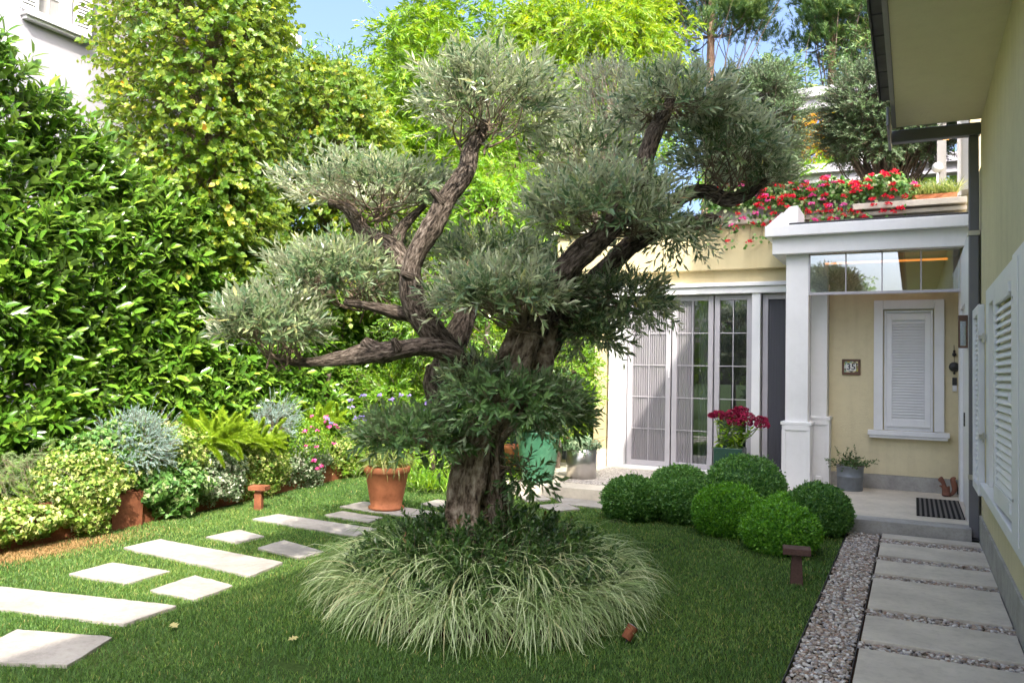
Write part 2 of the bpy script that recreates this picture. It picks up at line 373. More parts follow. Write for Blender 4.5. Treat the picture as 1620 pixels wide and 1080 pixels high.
M['rosemary_leaf'] = leafmat('rosemary_leaf', [(0, (.11, .19, .06)), (.6, (.24, .34, .13)), (1, (.42, .48, .26))], .55, .2)
M['foxtail_leaf'] = leafmat('foxtail_leaf', [(0, (.12, .25, .012)), (.5, (.27, .42, .02)), (1, (.46, .56, .05))], .5, .2)
M['bright_leaf'] = leafmat('bright_shrub_leaf', [(0, (.07, .19, .016)), (.5, (.17, .34, .03)), (1, (.36, .50, .055))], .38, .45)
M['strap_leaf'] = leafmat('strap_leaf', [(0, (.12, .20, .04)), (.6, (.26, .33, .10)), (1, (.45, .46, .18))], .4, .4)
M['orange_leaf'] = leafmat('autumn_leaf', [(0, (.22, .26, .03)), (.4, (.42, .36, .03)), (.7, (.55, .30, .03)), (1, (.58, .20, .03))], .5, .5)
M['pine_leaf'] = leafmat('pine_needle', [(0, (.04, .10, .035)), (.6, (.10, .19, .05)), (1, (.26, .31, .07))], .5, .2)
M['succulent'] = leafmat('succulent_leaf', [(0, (.10, .19, .10)), (.6, (.22, .33, .19)), (1, (.40, .48, .30))], .5, .2)
M['red_petal'] = leafmat('red_petal', [(0, (.55, .012, .02)), (.7, (.75, .02, .035)), (1, (.80, .06, .12))], .6, .25)
M['pink_petal'] = leafmat('pink_petal', [(0, (.65, .04, .22)), (1, (.85, .20, .50))], .6, .25)
M['violet_petal'] = leafmat('violet_petal', [(0, (.30, .20, .60)), (1, (.48, .38, .75))], .6, .25)
M['crimson'] = leafmat('crimson_velvet', [(0, (.16, .003, .025)), (.6, (.30, .006, .05)), (1, (.42, .015, .09))], .8, .1)
M['dry_leaf'] = leafmat('dry_leaf', [(0, (.42, .40, .16)), (1, (.55, .46, .20))], .6, .2)

# ------------------------------------------------------------------ scene bookkeeping
def tag(o, label=None, cat=None, group=None, kind=None):
    if label: o['label'] = label
    if cat: o['category'] = cat
    if group: o['group'] = group
    if kind: o['kind'] = kind
    return o
def thing(name, label, cat, loc=(0, 0, 0), group=None):
    o = bpy.data.objects.new(name, None); COL.objects.link(o); o.location = loc; o.empty_display_size = .1
    return tag(o, label, cat, group)
def adopt(root, *objs):
    """objects built in world coordinates become parts of root, keeping their place"""
    for o in objs:
        o.parent = root; o.matrix_parent_inverse = Matrix.Translation(root.location).inverted()
    return objs[0]
def boxes(name, mat, bl, parent=None, bevel=.004):
    g = Geo()
    for b_ in bl: g.box(*b_)
    return g.build(name, mat, parent, bevel=bevel)

# ================================================================== GROUND
g = Geo()
xs = np.concatenate([[-150, -60, -25], np.arange(-12, 4.01, .5), [25, 60, 150]]); ys = np.concatenate([[-120, -40, -10], np.arange(-2, 16.01, .5), [40, 80, 200]])
XX, YY = np.meshgrid(xs, ys); n0 = len(xs)
V = np.stack([XX, YY, np.zeros_like(XX)], -1).reshape(-1, 3)
i = np.arange(len(ys) - 1)[:, None] * n0; j = np.arange(n0 - 1)[None]
g.add(V, np.stack([i + j, i + j + 1, i + n0 + j + 1, i + n0 + j], -1).reshape(-1), np.full((len(ys) - 1) * (n0 - 1), 4))
tag(g.build('lawn_ground', M['lawn']), kind='structure')

# path bed under the pebbles, with its thin metal edgings
g = Geo(); g.box(-.60, .6, 1.0, 9.04, -.05, .004)
tag(g.build('path', M['soil']), kind='structure')
ed = boxes('metal_edging', M['dark'], [(-.610, -.605, 1.0, 9.04, -.05, .022), (-.30, -.295, 1.0, 9.04, -.05, .018)], bevel=0)
tag(ed, 'thin dark metal strip between lawn and pebbles', 'edging')
slabs = [(8.80, 9.03), (7.93, 8.52), (7.19, 7.70), (6.09, 7.00), (5.33, 5.88), (4.55, 5.15), (3.70, 4.37), (2.7, 3.5)]
slab_names = ['narrowest limestone slab, tight against the porch step', 'limestone path slab, second one from the porch step',
              'limestone path slab, third one from the porch step', 'deepest limestone slab in the middle of the side path',
              'limestone path slab just on the viewer side of the deepest one', 'stained limestone slab at the bottom edge of the photo',
              'limestone path slab next before the stained one', 'limestone path slab at the near end of the side path']
for (a_, b_), lb in zip(slabs, slab_names):
    r0 = .575 + rng.uniform(-.006, .006)
    s = boxes('paving_slab', M['stone'], [(-.28, r0, a_, b_, -.02, .034)], bevel=.005)
    tag(s, lb, 'paving slab', 'limestone slabs of the side path')

# pebbles
def ico(sub=1):
    import bmesh
    bm = bmesh.new(); bmesh.ops.create_icosphere(bm, subdivisions=sub, radius=1)
    V = np.array([v.co[:] for v in bm.verts]); Fc = [[v.index for v in f.verts] for f in bm.faces]; bm.free(); return V, Fc
IV, IF = ico(2)
def pebbles(x0, x1, y0, y1, dens, smin, smax, zb):
    n = int((x1 - x0) * (y1 - y0) * dens)
    P = np.stack([rng.uniform(x0, x1, n), rng.uniform(y0, y1, n), zb + rng.uniform(0, .014, n)], -1)
    return P, rng.uniform(smin, smax, n)
Ps = []; Ss = []
for y0 in np.arange(2.0, 9.03, 1):
    p, s = pebbles(-.592, -.308, y0, min(y0 + 1, 9.03), 3900, .0075, .0135, .006); Ps.append(p); Ss.append(s)
for k in range(len(slabs) - 1):
    p, s = pebbles(-.288, .585, slabs[k + 1][1] + .006, slabs[k][0] - .006, 3600, .0075, .014, .006); Ps.append(p); Ss.append(s)
P = np.concatenate(Ps); S_ = np.concatenate(Ss); n = len(P)
sc = np.stack([S_ * rng.uniform(1.0, 1.55, n), S_, S_ * rng.uniform(.5, .8, n)], -1)
ang = rng.uniform(0, 3.14, n); ca, sa = np.cos(ang), np.sin(ang)
Q = IV[None] * sc[:, None]
Q = np.stack([Q[..., 0] * ca[:, None] - Q[..., 1] * sa[:, None], Q[..., 0] * sa[:, None] + Q[..., 1] * ca[:, None],
              Q[..., 2] + Q[..., 0] * rng.uniform(-.3, .3, n)[:, None]], -1) + P[:, None]
g = Geo(); nv = len(IV); fl = np.array(IF)
g.add(Q.reshape(-1, 3), (np.arange(n)[:, None, None] * nv + fl[None]).ravel(), np.full(n * len(IF), 3), 0, np.repeat(rng.random(n), nv))
tag(g.build('pebbles', M['pebble'], smooth=True), 'rounded multicoloured river pebbles between slabs and along the lawn', 'pebbles', kind='stuff')

# stepping stones in the lawn
def quad_stone(c, lb, dx=0, dy=0):
    c = np.array(c, float); cen = c.mean(0)
    g = Geo(); T = .022; ring = []
    for a_ in range(4):
        p, q = c[a_], c[(a_ + 1) % 4]; e = unit(q - p); nn = np.array([-e[1], e[0]]); m_ = max(4, int(np.linalg.norm(q - p) / .06))
        for t_ in np.arange(m_) / m_:
            ring.append(p + (q - p) * t_ + nn * rng.normal() * .0032 + (e * rng.uniform(.0, .012) + nn * rng.uniform(-.004, .008) if t_ == 0 else 0))
    ring = np.array(ring); m_ = len(ring); tl = rng.normal(size=2) * .004
    zt = T + (ring - cen) @ tl
    V = [(*p, -.03) for p in ring] + [(p[0], p[1], z) for p, z in zip(ring, zt)]
    L = list(range(m_))[::-1] + list(range(m_, 2 * m_)); S = [m_, m_]
    for i in range(m_):
        j = (i + 1) % m_; L += [i, j, m_ + j, m_ + i]; S.append(4)
    g.add(V, L, S); o = g.build('stepping_stone', M['paver'], bevel=.004)
    tag(o, lb, 'stepping stone', 'pale stepping stones in the lawn'); return c
def par(a, b, c): # back-left, back-right, front-right
    a, b, c = map(np.array, (a, b, c)); return [a, b, c, a + c - b]
def yskew(x0, x1, y, d): # slab with its far-left corner at x0,y, skewed like its neighbours
    k = .19; return [(x0, y), (x1, y + k * (x1 - x0)), (x1 + .03, y + k * (x1 - x0) - d), (x0 + .03, y - d)]
STONES = [
 quad_stone([(-4.74, 2.98), (-4.14, 3.17), (-3.95, 2.77), (-4.50, 2.53)], 'square stone half in shade, nearest the viewer at the bottom left'),
 quad_stone(par((-5.86, 3.46), (-4.32, 3.78), (-4.28, 3.36)), 'long pale stone running out of the left edge of the photo'),
 quad_stone([(-5.70, 4.33), (-5.09, 4.38), (-5.06, 3.97), (-5.66, 3.93)], 'short sunlit stone left of its pair, behind the nearest long stone'),
 quad_stone([(-4.83, 4.37), (-4.38, 4.33), (-4.34, 3.95), (-4.78, 3.93)], 'short stone touching the house shadow edge, right of its pair'),
 quad_stone([(-6.11, 5.12), (-4.56, 5.03), (-4.47, 4.58), (-6.08, 4.72)], 'long pale stone with leaf shadows on its right half, second long one'),
 quad_stone([(-5.84, 5.81), (-5.41, 5.70), (-5.42, 5.37), (-5.84, 5.40)], 'small fully sunlit stone between the second and third long stones'),
 quad_stone([(-5.14, 5.67), (-4.54, 5.51), (-4.55, 5.22), (-5.11, 5.30)], 'small dappled stone close to the sedge ring'),
 quad_stone([(-6.10, 6.62), (-4.75, 6.55), (-4.70, 6.15), (-6.13, 6.27)], 'long dappled stone beside the rusty bollard lamp'),
 quad_stone([(-5.64, 7.13), (-5.05, 7.08), (-5.02, 6.78), (-5.66, 6.84)], 'small stone in front of the terracotta pot'),
 quad_stone([(-5.85, 7.78), (-4.70, 7.66), (-4.66, 7.24), (-5.86, 7.36)], 'long stone carrying the terracotta pot'),
 quad_stone([(-5.20, 8.40), (-4.72, 8.36), (-4.70, 7.98), (-5.20, 8.02)], 'small stone partly hidden behind the olive trunk'),
 quad_stone([(-4.62, 9.38), (-4.40, 9.60), (-4.02, 9.18), (-4.22, 8.88)], 'small stone in front of the green glazed pot'),
 quad_stone([(-4.00, 8.70), (-3.78, 9.02), (-3.46, 8.75), (-3.67, 8.45)], 'shaded stone left of the hazy box ball'),
]

# dry strip of straw along the bed
# ================================================================== TERRACE, PORCH
ZT = .15
tr = Geo()
tr.box(-5.2, -1.02, 9.42, 12.02, -.05, ZT)
o = tr.build('terrace', M['stone'], bevel=.006); tag(o, kind='structure')
o = boxes('terrace_aggregate_panel', M['aggregate'], [(-4.2, -1.6, 9.85, 11.75, ZT - .02, ZT + .004)], bevel=0); tag(o, kind='structure')
quad_stone([(-4.10, 9.40), (-2.3, 9.40), (-2.3, 8.95), (-3.75, 8.95)], 'pale slab on the ground along the terrace step')
o = boxes('porch_floor', M['stone'], [(-1.015, .598, 9.32, 11.72, -.05, ZT)], bevel=.006); tag(o, kind='structure')
o = boxes('porch_step', M['stone_grey'], [(-.61, .512, 9.05, 9.318, -.05, ZT + .002)], bevel=.008); tag(o, kind='structure')

# ================================================================== HOUSE
house = thing('house', 'yellow rendered house with white trim, grey gutters and a roof terrace', 'house', (1.5, 6, 0))
def sub(c, p):
    """c, built in world coordinates, becomes a sub-part of part p (whose own frame is the world frame)"""
    c.parent = p; c.matrix_parent_inverse = Matrix.Identity(4)
def part(name, mat, bl, bevel=.004):
    g = Geo()
    for b_ in bl: g.box(*b_)
    return adopt(house, g.build(name, mat, bevel=bevel))
WX = .6
# right wing
part('wall', M['plaster'], [(WX, 4.5, -7, 5.0, .28, 4.2), (WX, 4.5, 6.95, 9.16, .28, 4.2), (WX, 4.5, 5.0, 6.95, .28, .74), (WX, 4.5, 5.0, 6.95, 2.33, 4.2), (.95, 4.5, 5.0, 6.95, .74, 2.33)], 0)
part('plinth', M['stone_grey'], [(WX - .02, 4.4, -7, 9.17, -.05, .28)], .004)
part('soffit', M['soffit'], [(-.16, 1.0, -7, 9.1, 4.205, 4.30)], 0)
part('fascia', M['fascia_grey'], [(-.20, -.163, -7, 9.1, 4.19, 4.36), (-.2, .62, 9.103, 9.13, 4.21, 4.34)], .003)
g = Geo()
for k in range(38):
    y0 = 8.55 - k * .42
    g.box(-.30, 1.0, y0 - .405, y0, 4.345 + .0, 4.375); g.box(-.305, -.29, y0 - .43, y0 - .012, 4.30, 4.372)
    g.box(-.285, -.2, y0 - .40, y0 - .01, 4.318, 4.343)
o = adopt(house, g.build('roof', M['tilegrey'], bevel=.004))
part('gutter', M['metal_grey'], [(-.22, .60, 9.132, 9.24, 4.06, 4.185), (-.235, -.205, 8.3, 9.24, 4.0, 4.188)], .01)
dp = part('downpipe', M['metal_grey'], [(.495, .585, 9.165, 9.26, .05, 4.06)], .012)
for z in (.62, 3.05):
    br = part('bracket', M['steel'], [(.487, .595, 9.157, 9.268, z, z + .05)], .004); sub(br, dp)
sh = part('shoe', M['dark'], [(.36, .62, 9.10, 9.27, .036, .05)], .003); sub(sh, dp)
# upper storey set back above the eaves: it casts the long shadow on the lawn
part('upper_wall', M['plaster'], [(.85, 4.5, -12, 8.6, 4.4, 8.35)], 0)
part('upper_roof', M['tilegrey'], [(.75, 4.6, -12.1, 8.7, 8.35, 8.47)], 0)
part('door_shadow_block', M['plaster'], [(1.0, 1.9, 6.93, 8.2, 8.47, 10.6)], 0)  # unseen block, added and sized to shade the right of the glazed doors

# window of the right wing
def shutter(name, w, h, slat=.052, rail=.07, t=.035):
    """leaf in local coordinates: hinge line on the origin, width along +x, front facing -y"""
    g = Geo()
    g.box(0, rail, -t, 0, 0, h); g.box(w - rail, w, -t, 0, 0, h); g.box(rail + .0004, w - rail - .0004, -t + .001, -.001, 0, rail * 1.3); g.box(rail + .0004, w - rail - .0004, -t + .001, -.001, h - rail * 1.3, h)
    o = g.build('shutter', M['white'], bevel=.003)
    s = Geo(); z = rail * 1.3 + slat * .3
    while z < h - rail * 1.3 - slat * .5:
        c_ = np.array([(-.034, -.004), (-.031, .0015), (.0, slat * .92), (-.003, slat * .97)])
        s.prism([(c_[0][0] + .002, z - .006), (c_[1][0] + .002, z - .012), (-.001, z + slat * .72), (-.006, z + slat * .78)], 'X', rail + .001, w - rail - .001)
        z += slat
    q = s.build('slats', M['white']); q.parent = o
    return o
def place(o, loc, xdir):
    x = np.array([xdir[0], xdir[1], 0.]); x /= np.linalg.norm(x); y = np.array([-x[1], x[0], 0])
    mm = Matrix.Identity(4)
    for i in range(3): mm[i][0] = x[i]; mm[i][1] = y[i]; mm[i][2] = (0, 0, 1)[i]; mm[i][3] = loc[i]
    o.matrix_world = mm; o.parent = house; o.matrix_parent_inverse = Matrix.Translation(house.location).inverted()
wf = part('window_surround', M['white'], [(.545, .75, 7.55, 7.80, .745, 2.36), (.545, .75, 4.9, 7.549, 2.22, 2.359)], .006)
sill = part('sill', M['white'], [(.50, .75, 4.8, 7.84, .66, .744), (.53, .62, 4.9, 7.80, .61, .659)], .008); sub(sill, wf)
# near window leaf (ajar), the leaf folded against the wall, and the far open leaf
leafA = shutter('shutter', 1.16, 1.46, .05, rail=.09); place(leafA, (.53, 6.47, .78), (.022, -1.16))
leafB = part('shutter_back', M['white'], [(.490, .535, 4.2, 5.20, .70, 2.30), (.484, .4895, 4.9, 5.20, .74, 2.26)], .006)
for z_ in (.95, 2.05): sub(part('bolt', M['steel'], [(.476, .4835, 5.10, 5.115, z_, z_ + .015)], .002), leafB)
leafC = shutter('shutter', .70, 1.62, .045, rail=.06, t=.05); place(leafC, (.54, 8.55, .63), (0, -.72))
for y_, z_ in ((7.79, 1.95), (7.79, 1.12)):
    part('shutter_stay', M['steel'], [(.49, .545, y_ - .03, y_ + .04, z_, z_ + .035), (.515, .535, y_ - .05, y_ + .0, z_ - .03, z_ + .05)], .003)
for z_ in (.86, 1.48, 2.1): part('hinge', M['white'], [(.475, .495, 5.24, 5.30, z_, z_ + .06)], .004)

# entrance side panel and door, on the right of the porch
dr = part('entrance_door', M['white'], [(.535, .60, 9.95, 11.05, ZT, 2.45)], .004)
q = part('door_frame', M['white'], [(.50, .598, 9.27, 9.949, ZT, 3.1), (.50, .598, 11.051, 11.40, ZT, 3.1), (.505, .598, 9.9495, 11.0505, 2.452, 3.1)], .005); sub(q, dr)
q = part('handle', M['dark'], [(.49, .535, 10.05, 10.07, 1.1, 1.25)], .004); sub(q, dr)
part('wall', M['plaster'], [(.602, 4.5, 9.17, 14.5, -.05, 3.75)], 0)
# porch back wall
BY = 11.7
part('wall', M['plaster'], [(-1.03, .60, BY, BY + .3, .34, 3.2)], 0)
part('skirting', M['stone_grey'], [(-1.03, .50, BY - .018, BY + .2, ZT, .335)], .003)
bw = part('window_surround', M['white'], [(-.47, -.36, BY - .06, BY + .02, .93, 2.64), (.24, .355, BY - .06, BY + .02, .93, 2.64), (-.3595, .2395, BY - .06, BY + .02, 2.52, 2.639),
          (-.345, -.32, BY - .035, BY + .02, .93, 2.50), (.20, .225, BY - .035, BY + .02, .93, 2.50), (-.3195, .1995, BY - .036, BY + .02, 2.475, 2.499)], .006)
q = part('sill', M['white'], [(-.54, .415, BY - .10, BY + .02, .86, .925), (-.52, .395, BY - .085, BY + .01, .825, .859)], .006); sub(q, bw)
ls = shutter('shutter', .516, 1.48, .037, rail=.065); place(ls, (-.318, BY - .004, .98), (1, 0))
q = part('backing', M['white'], [(-.3195, .1995, BY - .008, BY - .002, .93, 2.474)], 0); sub(q, bw)

# porch columns
def column(x0, x1, y0, y1, ztop, zb=1.02):
    o = part('column', M['white'], [(x0, x1, y0, y1, zb - .05, ztop)], .006)
    b_ = part('column_base', M['white'], [(x0 - .035, x1 + .035, y0 - .035, y1 + .035, ZT, zb - .04), (x0 - .05, x1 + .05, y0 - .05, y1 + .05, zb - .04, zb + .0),
            (x0 - .015, x1 + .015, y0 - .048, y0 - .034, zb - .11, zb - .0405), (x0 - .036, x0 + .012, y0 - .047, y0 - .034, ZT, zb - .1105), (x1 - .012, x1 + .036, y0 - .047, y0 - .034, ZT, zb - .1105)], .004); sub(b_, o)
column(-1.50, -1.22, 10.98, 11.26, 3.2)
column(-1.235, -1.03, 11.42, 11.66, 3.2, 1.08)
# porch roof
pr = part('porch_roof', M['white'], [(-1.66, .598, 10.86, 11.02, 3.20, 3.42), (-1.66, -1.5, 11.02, 11.95, 3.20, 3.42)], .006)
q = part('cornice', M['white'], [(-1.74, .598, 10.76, 11.0, 3.421, 3.56), (-1.74, -1.5, 11.0, 11.95, 3.421, 3.56)], .008); sub(q, pr)
q = part('roof_sheet', M['dark'], [(-1.45, .595, 10.84, 11.95, 3.565, 3.60)], .004); sub(q, pr)
q = part('ceiling', M['plaster_fine'], [(-1.49, .50, 11.02, 11.7, 3.19, 3.205)], 0); sub(q, pr)
g = Geo(); g.prism([(-1.76, 3.563), (-1.48, 3.86), (-1.37, 3.87), (-1.37, 3.563)], 'Y', 11.08, 11.9)
q = adopt(house, g.build('upstand', M['white'], bevel=.006)); sub(q, pr)
g = Geo(); g.prism([(-1.73, 3.563), (-1.53, 3.74), (-1.44, 3.563)], 'Y', 10.80, 11.078)
q = adopt(house, g.build('ridge_cap', M['white'], bevel=.006)); sub(q, pr)
q = part('light_strip', M['led'], [(-1.05, .38, 11.30, 11.325, 3.10, 3.125)], 0); sub(q, pr)
# glass transom
ts = part('glass_transom', M['mirror_glass'], [(-1.20, .50, 11.0, 11.006, 2.70, 3.19)], 0)
q = part('transom_frame', M['frame_lilac'], [(-1.22, .50, 10.985, 11.02, 2.665, 2.70), (-1.22, -1.201, 10.985, 11.02, 2.7005, 3.19), (-.78, -.765, 10.99, 11.015, 2.7005, 3.19),
        (-.36, -.345, 10.99, 11.015, 2.7005, 3.19), (.075, .09, 10.99, 11.015, 2.7005, 3.19)], .002); sub(q, ts)

# rear wing with the glazed doors
DY = 12.0
part('wall', M['plaster_fine'], [(-5.2, -1.03, DY + .02, DY + .4, 3.17, 3.82), (-4.5, -4.30, DY - .12, DY + .4, .42, 3.17), (-5.6, -4.5, DY + .85, DY + 1.0, 0, 3.17)], 0)
part('frieze', M['plaster_fine'], [(-4.5, -1.03, DY + .06, DY + .4, 2.95, 3.17), (-5.2, -1.5, DY - .06, DY + .02, 3.17, 3.82)], .006)
part('pilaster_base', M['stone'], [(-4.54, -4.28, DY - .17, DY + .3, ZT, .419)], .006)
part('parapet_cap', M['stone'], [(-5.3, .62, DY - .14, DY + .5, 3.821, 3.88)], .01)
part('terrace_ledge', M['stone'], [(-.75, .62, DY - .20, DY + .4, 3.90, 3.985)], .01)
ds = part('door_surround', M['white'], [(-4.26, -4.0, DY - .14, DY + .2, ZT, 2.80), (-4.3, -1.3, DY - .16, DY + .2, 2.801, 2.90), (-4.32, -1.3, DY - .20, DY + .2, 2.902, 2.96)], .008)
q = part('threshold', M['white'], [(-4.0, -1.3, DY - .16, DY + .12, ZT, .20)], .004); sub(q, ds)
q = part('mullion', M['white'], [(-2.09, -1.98, DY - .13, DY + .1, .20, 2.80), (-1.99, -1.97, DY - .14, DY + .08, .20, 2.80)], .003); sub(q, ds)
def glazed(x0, x1, y, screen=True, bars=True, pleat=True, srange=None, smat='screen', out=True):
    z0, z1 = .205, 2.79; fw = .075
    o = part('glazed_door', M['frame_lilac'], [(x0, x0 + fw, y - .05, y, z0, z1), (x1 - fw, x1, y - .05, y, z0, z1), (x0 + fw + .0005, x1 - fw - .0005, y - .05, y, z0, z0 + fw), (x0 + fw + .0005, x1 - fw - .0005, y - .05, y, z1 - fw, z1)], .004)
    p = part('pane', M['glass'], [(x0 + fw, x1 - fw, y - .012, y - .006, z0 + fw, z1 - fw)], 0); sub(p, o)
    if bars:
        bl = []; xm = (x0 + x1) / 2; bl.append((xm - .006, xm + .006, y - .044, y - .038, z0 + fw, z1 - fw))
        for k in range(1, 5):
            zz = z0 + fw + (z1 - z0 - 2 * fw) * k / 5; bl.append((x0 + fw, x1 - fw, y - .0435, y - .0385, zz - .006, zz + .006))
        p = part('glazing_bars', M['frame_lilac'], bl, 0); sub(p, o)
    if screen:
        a_, b_ = srange or (x0 + fw, x1 - fw)
        g = Geo(); nn = max(4, int((b_ - a_) / .034)); xx = np.linspace(a_, b_, nn * 2 + 1); yy = y + (-.022 if out else .03) + np.where(np.arange(nn * 2 + 1) % 2 == 0, -.009, .009) * (1 if pleat else .15)
        V = np.concatenate([np.stack([xx, yy, np.full_like(xx, z0 + fw)], -1), np.stack([xx, yy, np.full_like(xx, z1 - fw)], -1)]); m_ = len(xx)
        L = []; 
        for k in range(m_ - 1): L += [k, k + 1, m_ + k + 1, m_ + k]
        g.add(V, L, [4] * (m_ - 1)); q = adopt(house, g.build('insect_screen', M[smat])); sub(q, o)
    return o
glazed(-3.98, -3.30, DY)
glazed(-3.28, -2.66, DY, srange=(-3.205, -2.95))
glazed(-2.64, -2.10, DY, pleat=False, smat='screen', out=False)
glazed(-1.95, -1.30, DY, pleat=False, bars=False, smat='shaded_screen')
part('door_lock', M['white'], [(-3.33, -3.31, DY - .065, DY - .05, 1.55, 1.70)], .003)
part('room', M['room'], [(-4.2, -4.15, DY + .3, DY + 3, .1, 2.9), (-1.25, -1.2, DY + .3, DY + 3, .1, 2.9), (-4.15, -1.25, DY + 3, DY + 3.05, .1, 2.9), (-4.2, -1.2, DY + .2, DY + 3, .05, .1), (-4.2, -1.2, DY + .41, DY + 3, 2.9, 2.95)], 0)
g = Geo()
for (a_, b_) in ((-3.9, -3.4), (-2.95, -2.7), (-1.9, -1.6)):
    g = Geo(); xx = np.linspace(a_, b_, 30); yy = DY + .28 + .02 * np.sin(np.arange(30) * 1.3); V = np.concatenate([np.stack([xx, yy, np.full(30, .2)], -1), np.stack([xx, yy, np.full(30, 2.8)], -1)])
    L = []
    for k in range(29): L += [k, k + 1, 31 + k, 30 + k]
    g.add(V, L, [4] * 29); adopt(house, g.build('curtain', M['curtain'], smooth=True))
# dark recessed window left of the pilaster
q = part('recessed_window', M['white'], [(-4.83, -4.77, DY + .80, DY + .84, .3, 2.7), (-5.5, -5.44, DY + .80, DY + .84, .3, 2.7), (-5.439, -4.831, DY + .80, DY + .84, 2.6, 2.7)], .003)
p = part('pane', M['glass'], [(-5.44, -4.83, DY + .81, DY + .816, .3, 2.6)], 0); sub(p, q)
part('recess_back', M['metal_grey'], [(-5.44, -4.51, DY + .842, DY + .849, .1, 3.1)], 0)
part('roof_slab', M['stone'], [(-5.2, 4.5, DY + .4, 16, 3.5, 3.82)], 0)
# upper part of the house beside the roof terrace
part('wall', M['plaster_fine'], [(.70, 4.5, 12.6, 16, 3.82, 6.6)], 0)
uw = part('window_surround', M['white'], [(.60, .70, 12.9, 13.3, 4.3, 6.2), (.55, .6, 12.8, 12.85, 4.2, 6.0)], .005)
part('awning_post', M['fascia_grey'], [(.30, .42, 12.95, 13.05, 3.98, 5.9)], .004)

# ------------------------------------------------------------------ things on the porch
pl = thing('number_plaque', 'small wooden frame with painted tile number 35 on the porch wall', 'house number', (-.75, BY - .02, 1.75))
def child(name, g, mat, root, **k): return adopt(root, g.build(name, mat, **k))
g = Geo(); g.box(-.865, -.635, BY - .025, BY - .0005, 1.645, 1.855); child('frame', g, M['wood'], pl, bevel=.006)
g = Geo(); g.box(-.835, -.665, BY - .031, BY - .026, 1.68, 1.825); child('tile', g, M['tile'], pl)
g = Geo(); g.box(-.81, -.69, BY - .034, BY - .0315, 1.70, 1.80); child('tile_field', g, M['tilewhite'], pl)
tc_ = bpy.data.curves.new('number', 'FONT'); tc_.body = '35'; tc_.size = .115; tc_.align_x = 'CENTER'; tc_.align_y = 'CENTER'; tc_.extrude = .001; tc_.offset = .002
t0_ = bpy.data.objects.new('number_text', tc_); COL.objects.link(t0_); bpy.context.view_layer.update()
nm_ = bpy.data.meshes.new_from_object(t0_.evaluated_get(bpy.context.evaluated_depsgraph_get())); bpy.data.objects.remove(t0_)
nm_.materials.clear(); nm_.materials.append(M['navy']); to = bpy.data.objects.new('number', nm_); COL.objects.link(to)
to.location = (-.75, BY - .0365, 1.75); to.rotation_euler = (math.pi / 2, 0, 0); bpy.context.view_layer.update(); adopt(pl, to)

ln = thing('wall_lantern', 'dark framed glass lantern fixed beside the entrance door', 'lantern', (.5, 9.5, 2.1))
g = Geo(); X0, X1, Y0, Y1 = .415, .498, 9.40, 9.52
g.box(X0, X1, Y0, Y1, 2.21, 2.27); g.box(X0, X1, Y0, Y1, 1.935, 1.955)
for x_ in (X0, X1 - .014):
    for y_ in (Y0, Y1 - .014): g.box(x_, x_ + .014, y_, y_ + .014, 1.9555, 2.2095)
child('frame', g, M['wood'], ln, bevel=.002)
g = Geo(); g.box(X0 + .004, X1 - .004, Y0 + .004, Y0 + .007, 1.957, 2.208); g.box(X0 + .004, X1 - .004, Y1 - .007, Y1 - .004, 1.957, 2.208); child('pane', g, M['glass'], ln)

ic = thing('doorbell', 'slim black and white doorbell panel on the porch wall', 'doorbell', (.475, BY - .02, 1.5))
g = Geo(); g.box(.445, .497, BY - .022, BY - .0005, 1.535, 1.635); child('camera_panel', g, M['blackplastic'], ic, bevel=.003)
g = Geo(); g.box(.447, .496, BY - .02, BY - .0005, 1.46, 1.534); child('button_panel', g, M['white'], ic, bevel=.003)
wc = thing('wall_charm', 'hanging string charm with dark medallion above the doorbell', 'ornament', (.47, BY - .02, 1.8))
g = Geo(); g.tube([(.465, BY - .012, 2.05), (.467, BY - .014, 1.9), (.468, BY - .014, 1.78), (.466, BY - .013, 1.68)], [.004] * 4, 6); child('string', g, M['rope'], wc)
g = Geo()
g.lathe([(0, -.0), (.055, .0), (.062, .008), (.05, .018), (.02, .022), (0, .03)], (0, 0, 0), 20); Vv = g.V[0]; g.V[0] = np.stack([Vv[:, 0] + .467, BY - .002 - Vv[:, 2] - .01, Vv[:, 1] + 1.77], -1)
for z_, r_ in ((1.93, .026), (1.97, .016), (1.69, .016)):
    gb = Geo(); Q = IV * r_ + np.array([.467, BY - .02, z_]); gb.add(Q, np.array(IF).ravel(), [3] * len(IF)); child('bead', gb, M['dark'], wc, smooth=True)
child('medallion', g, M['dark'], wc, smooth=True)
so_ = thing('socket_box', 'small white outdoor socket box at the foot of a column', 'socket box', (-1.12, 11.4, .2))
g = Geo(); g.box(-1.16, -1.09, 11.33, 11.384, .19, .30); child('cover', g, M['white'], so_, bevel=.006)
g = Geo(); g.box(-1.15, -1.10, 11.34, 11.382, .152, .1895); child('conduit', g, M['white'], so_, bevel=.004)
o = boxes('doormat', M['mat'], [(.03, .485, 9.62, 11.0, ZT + .001, ZT + .016)], bevel=.003); tag(o, 'black and grey striped doormat in front of the entrance door', 'doormat')

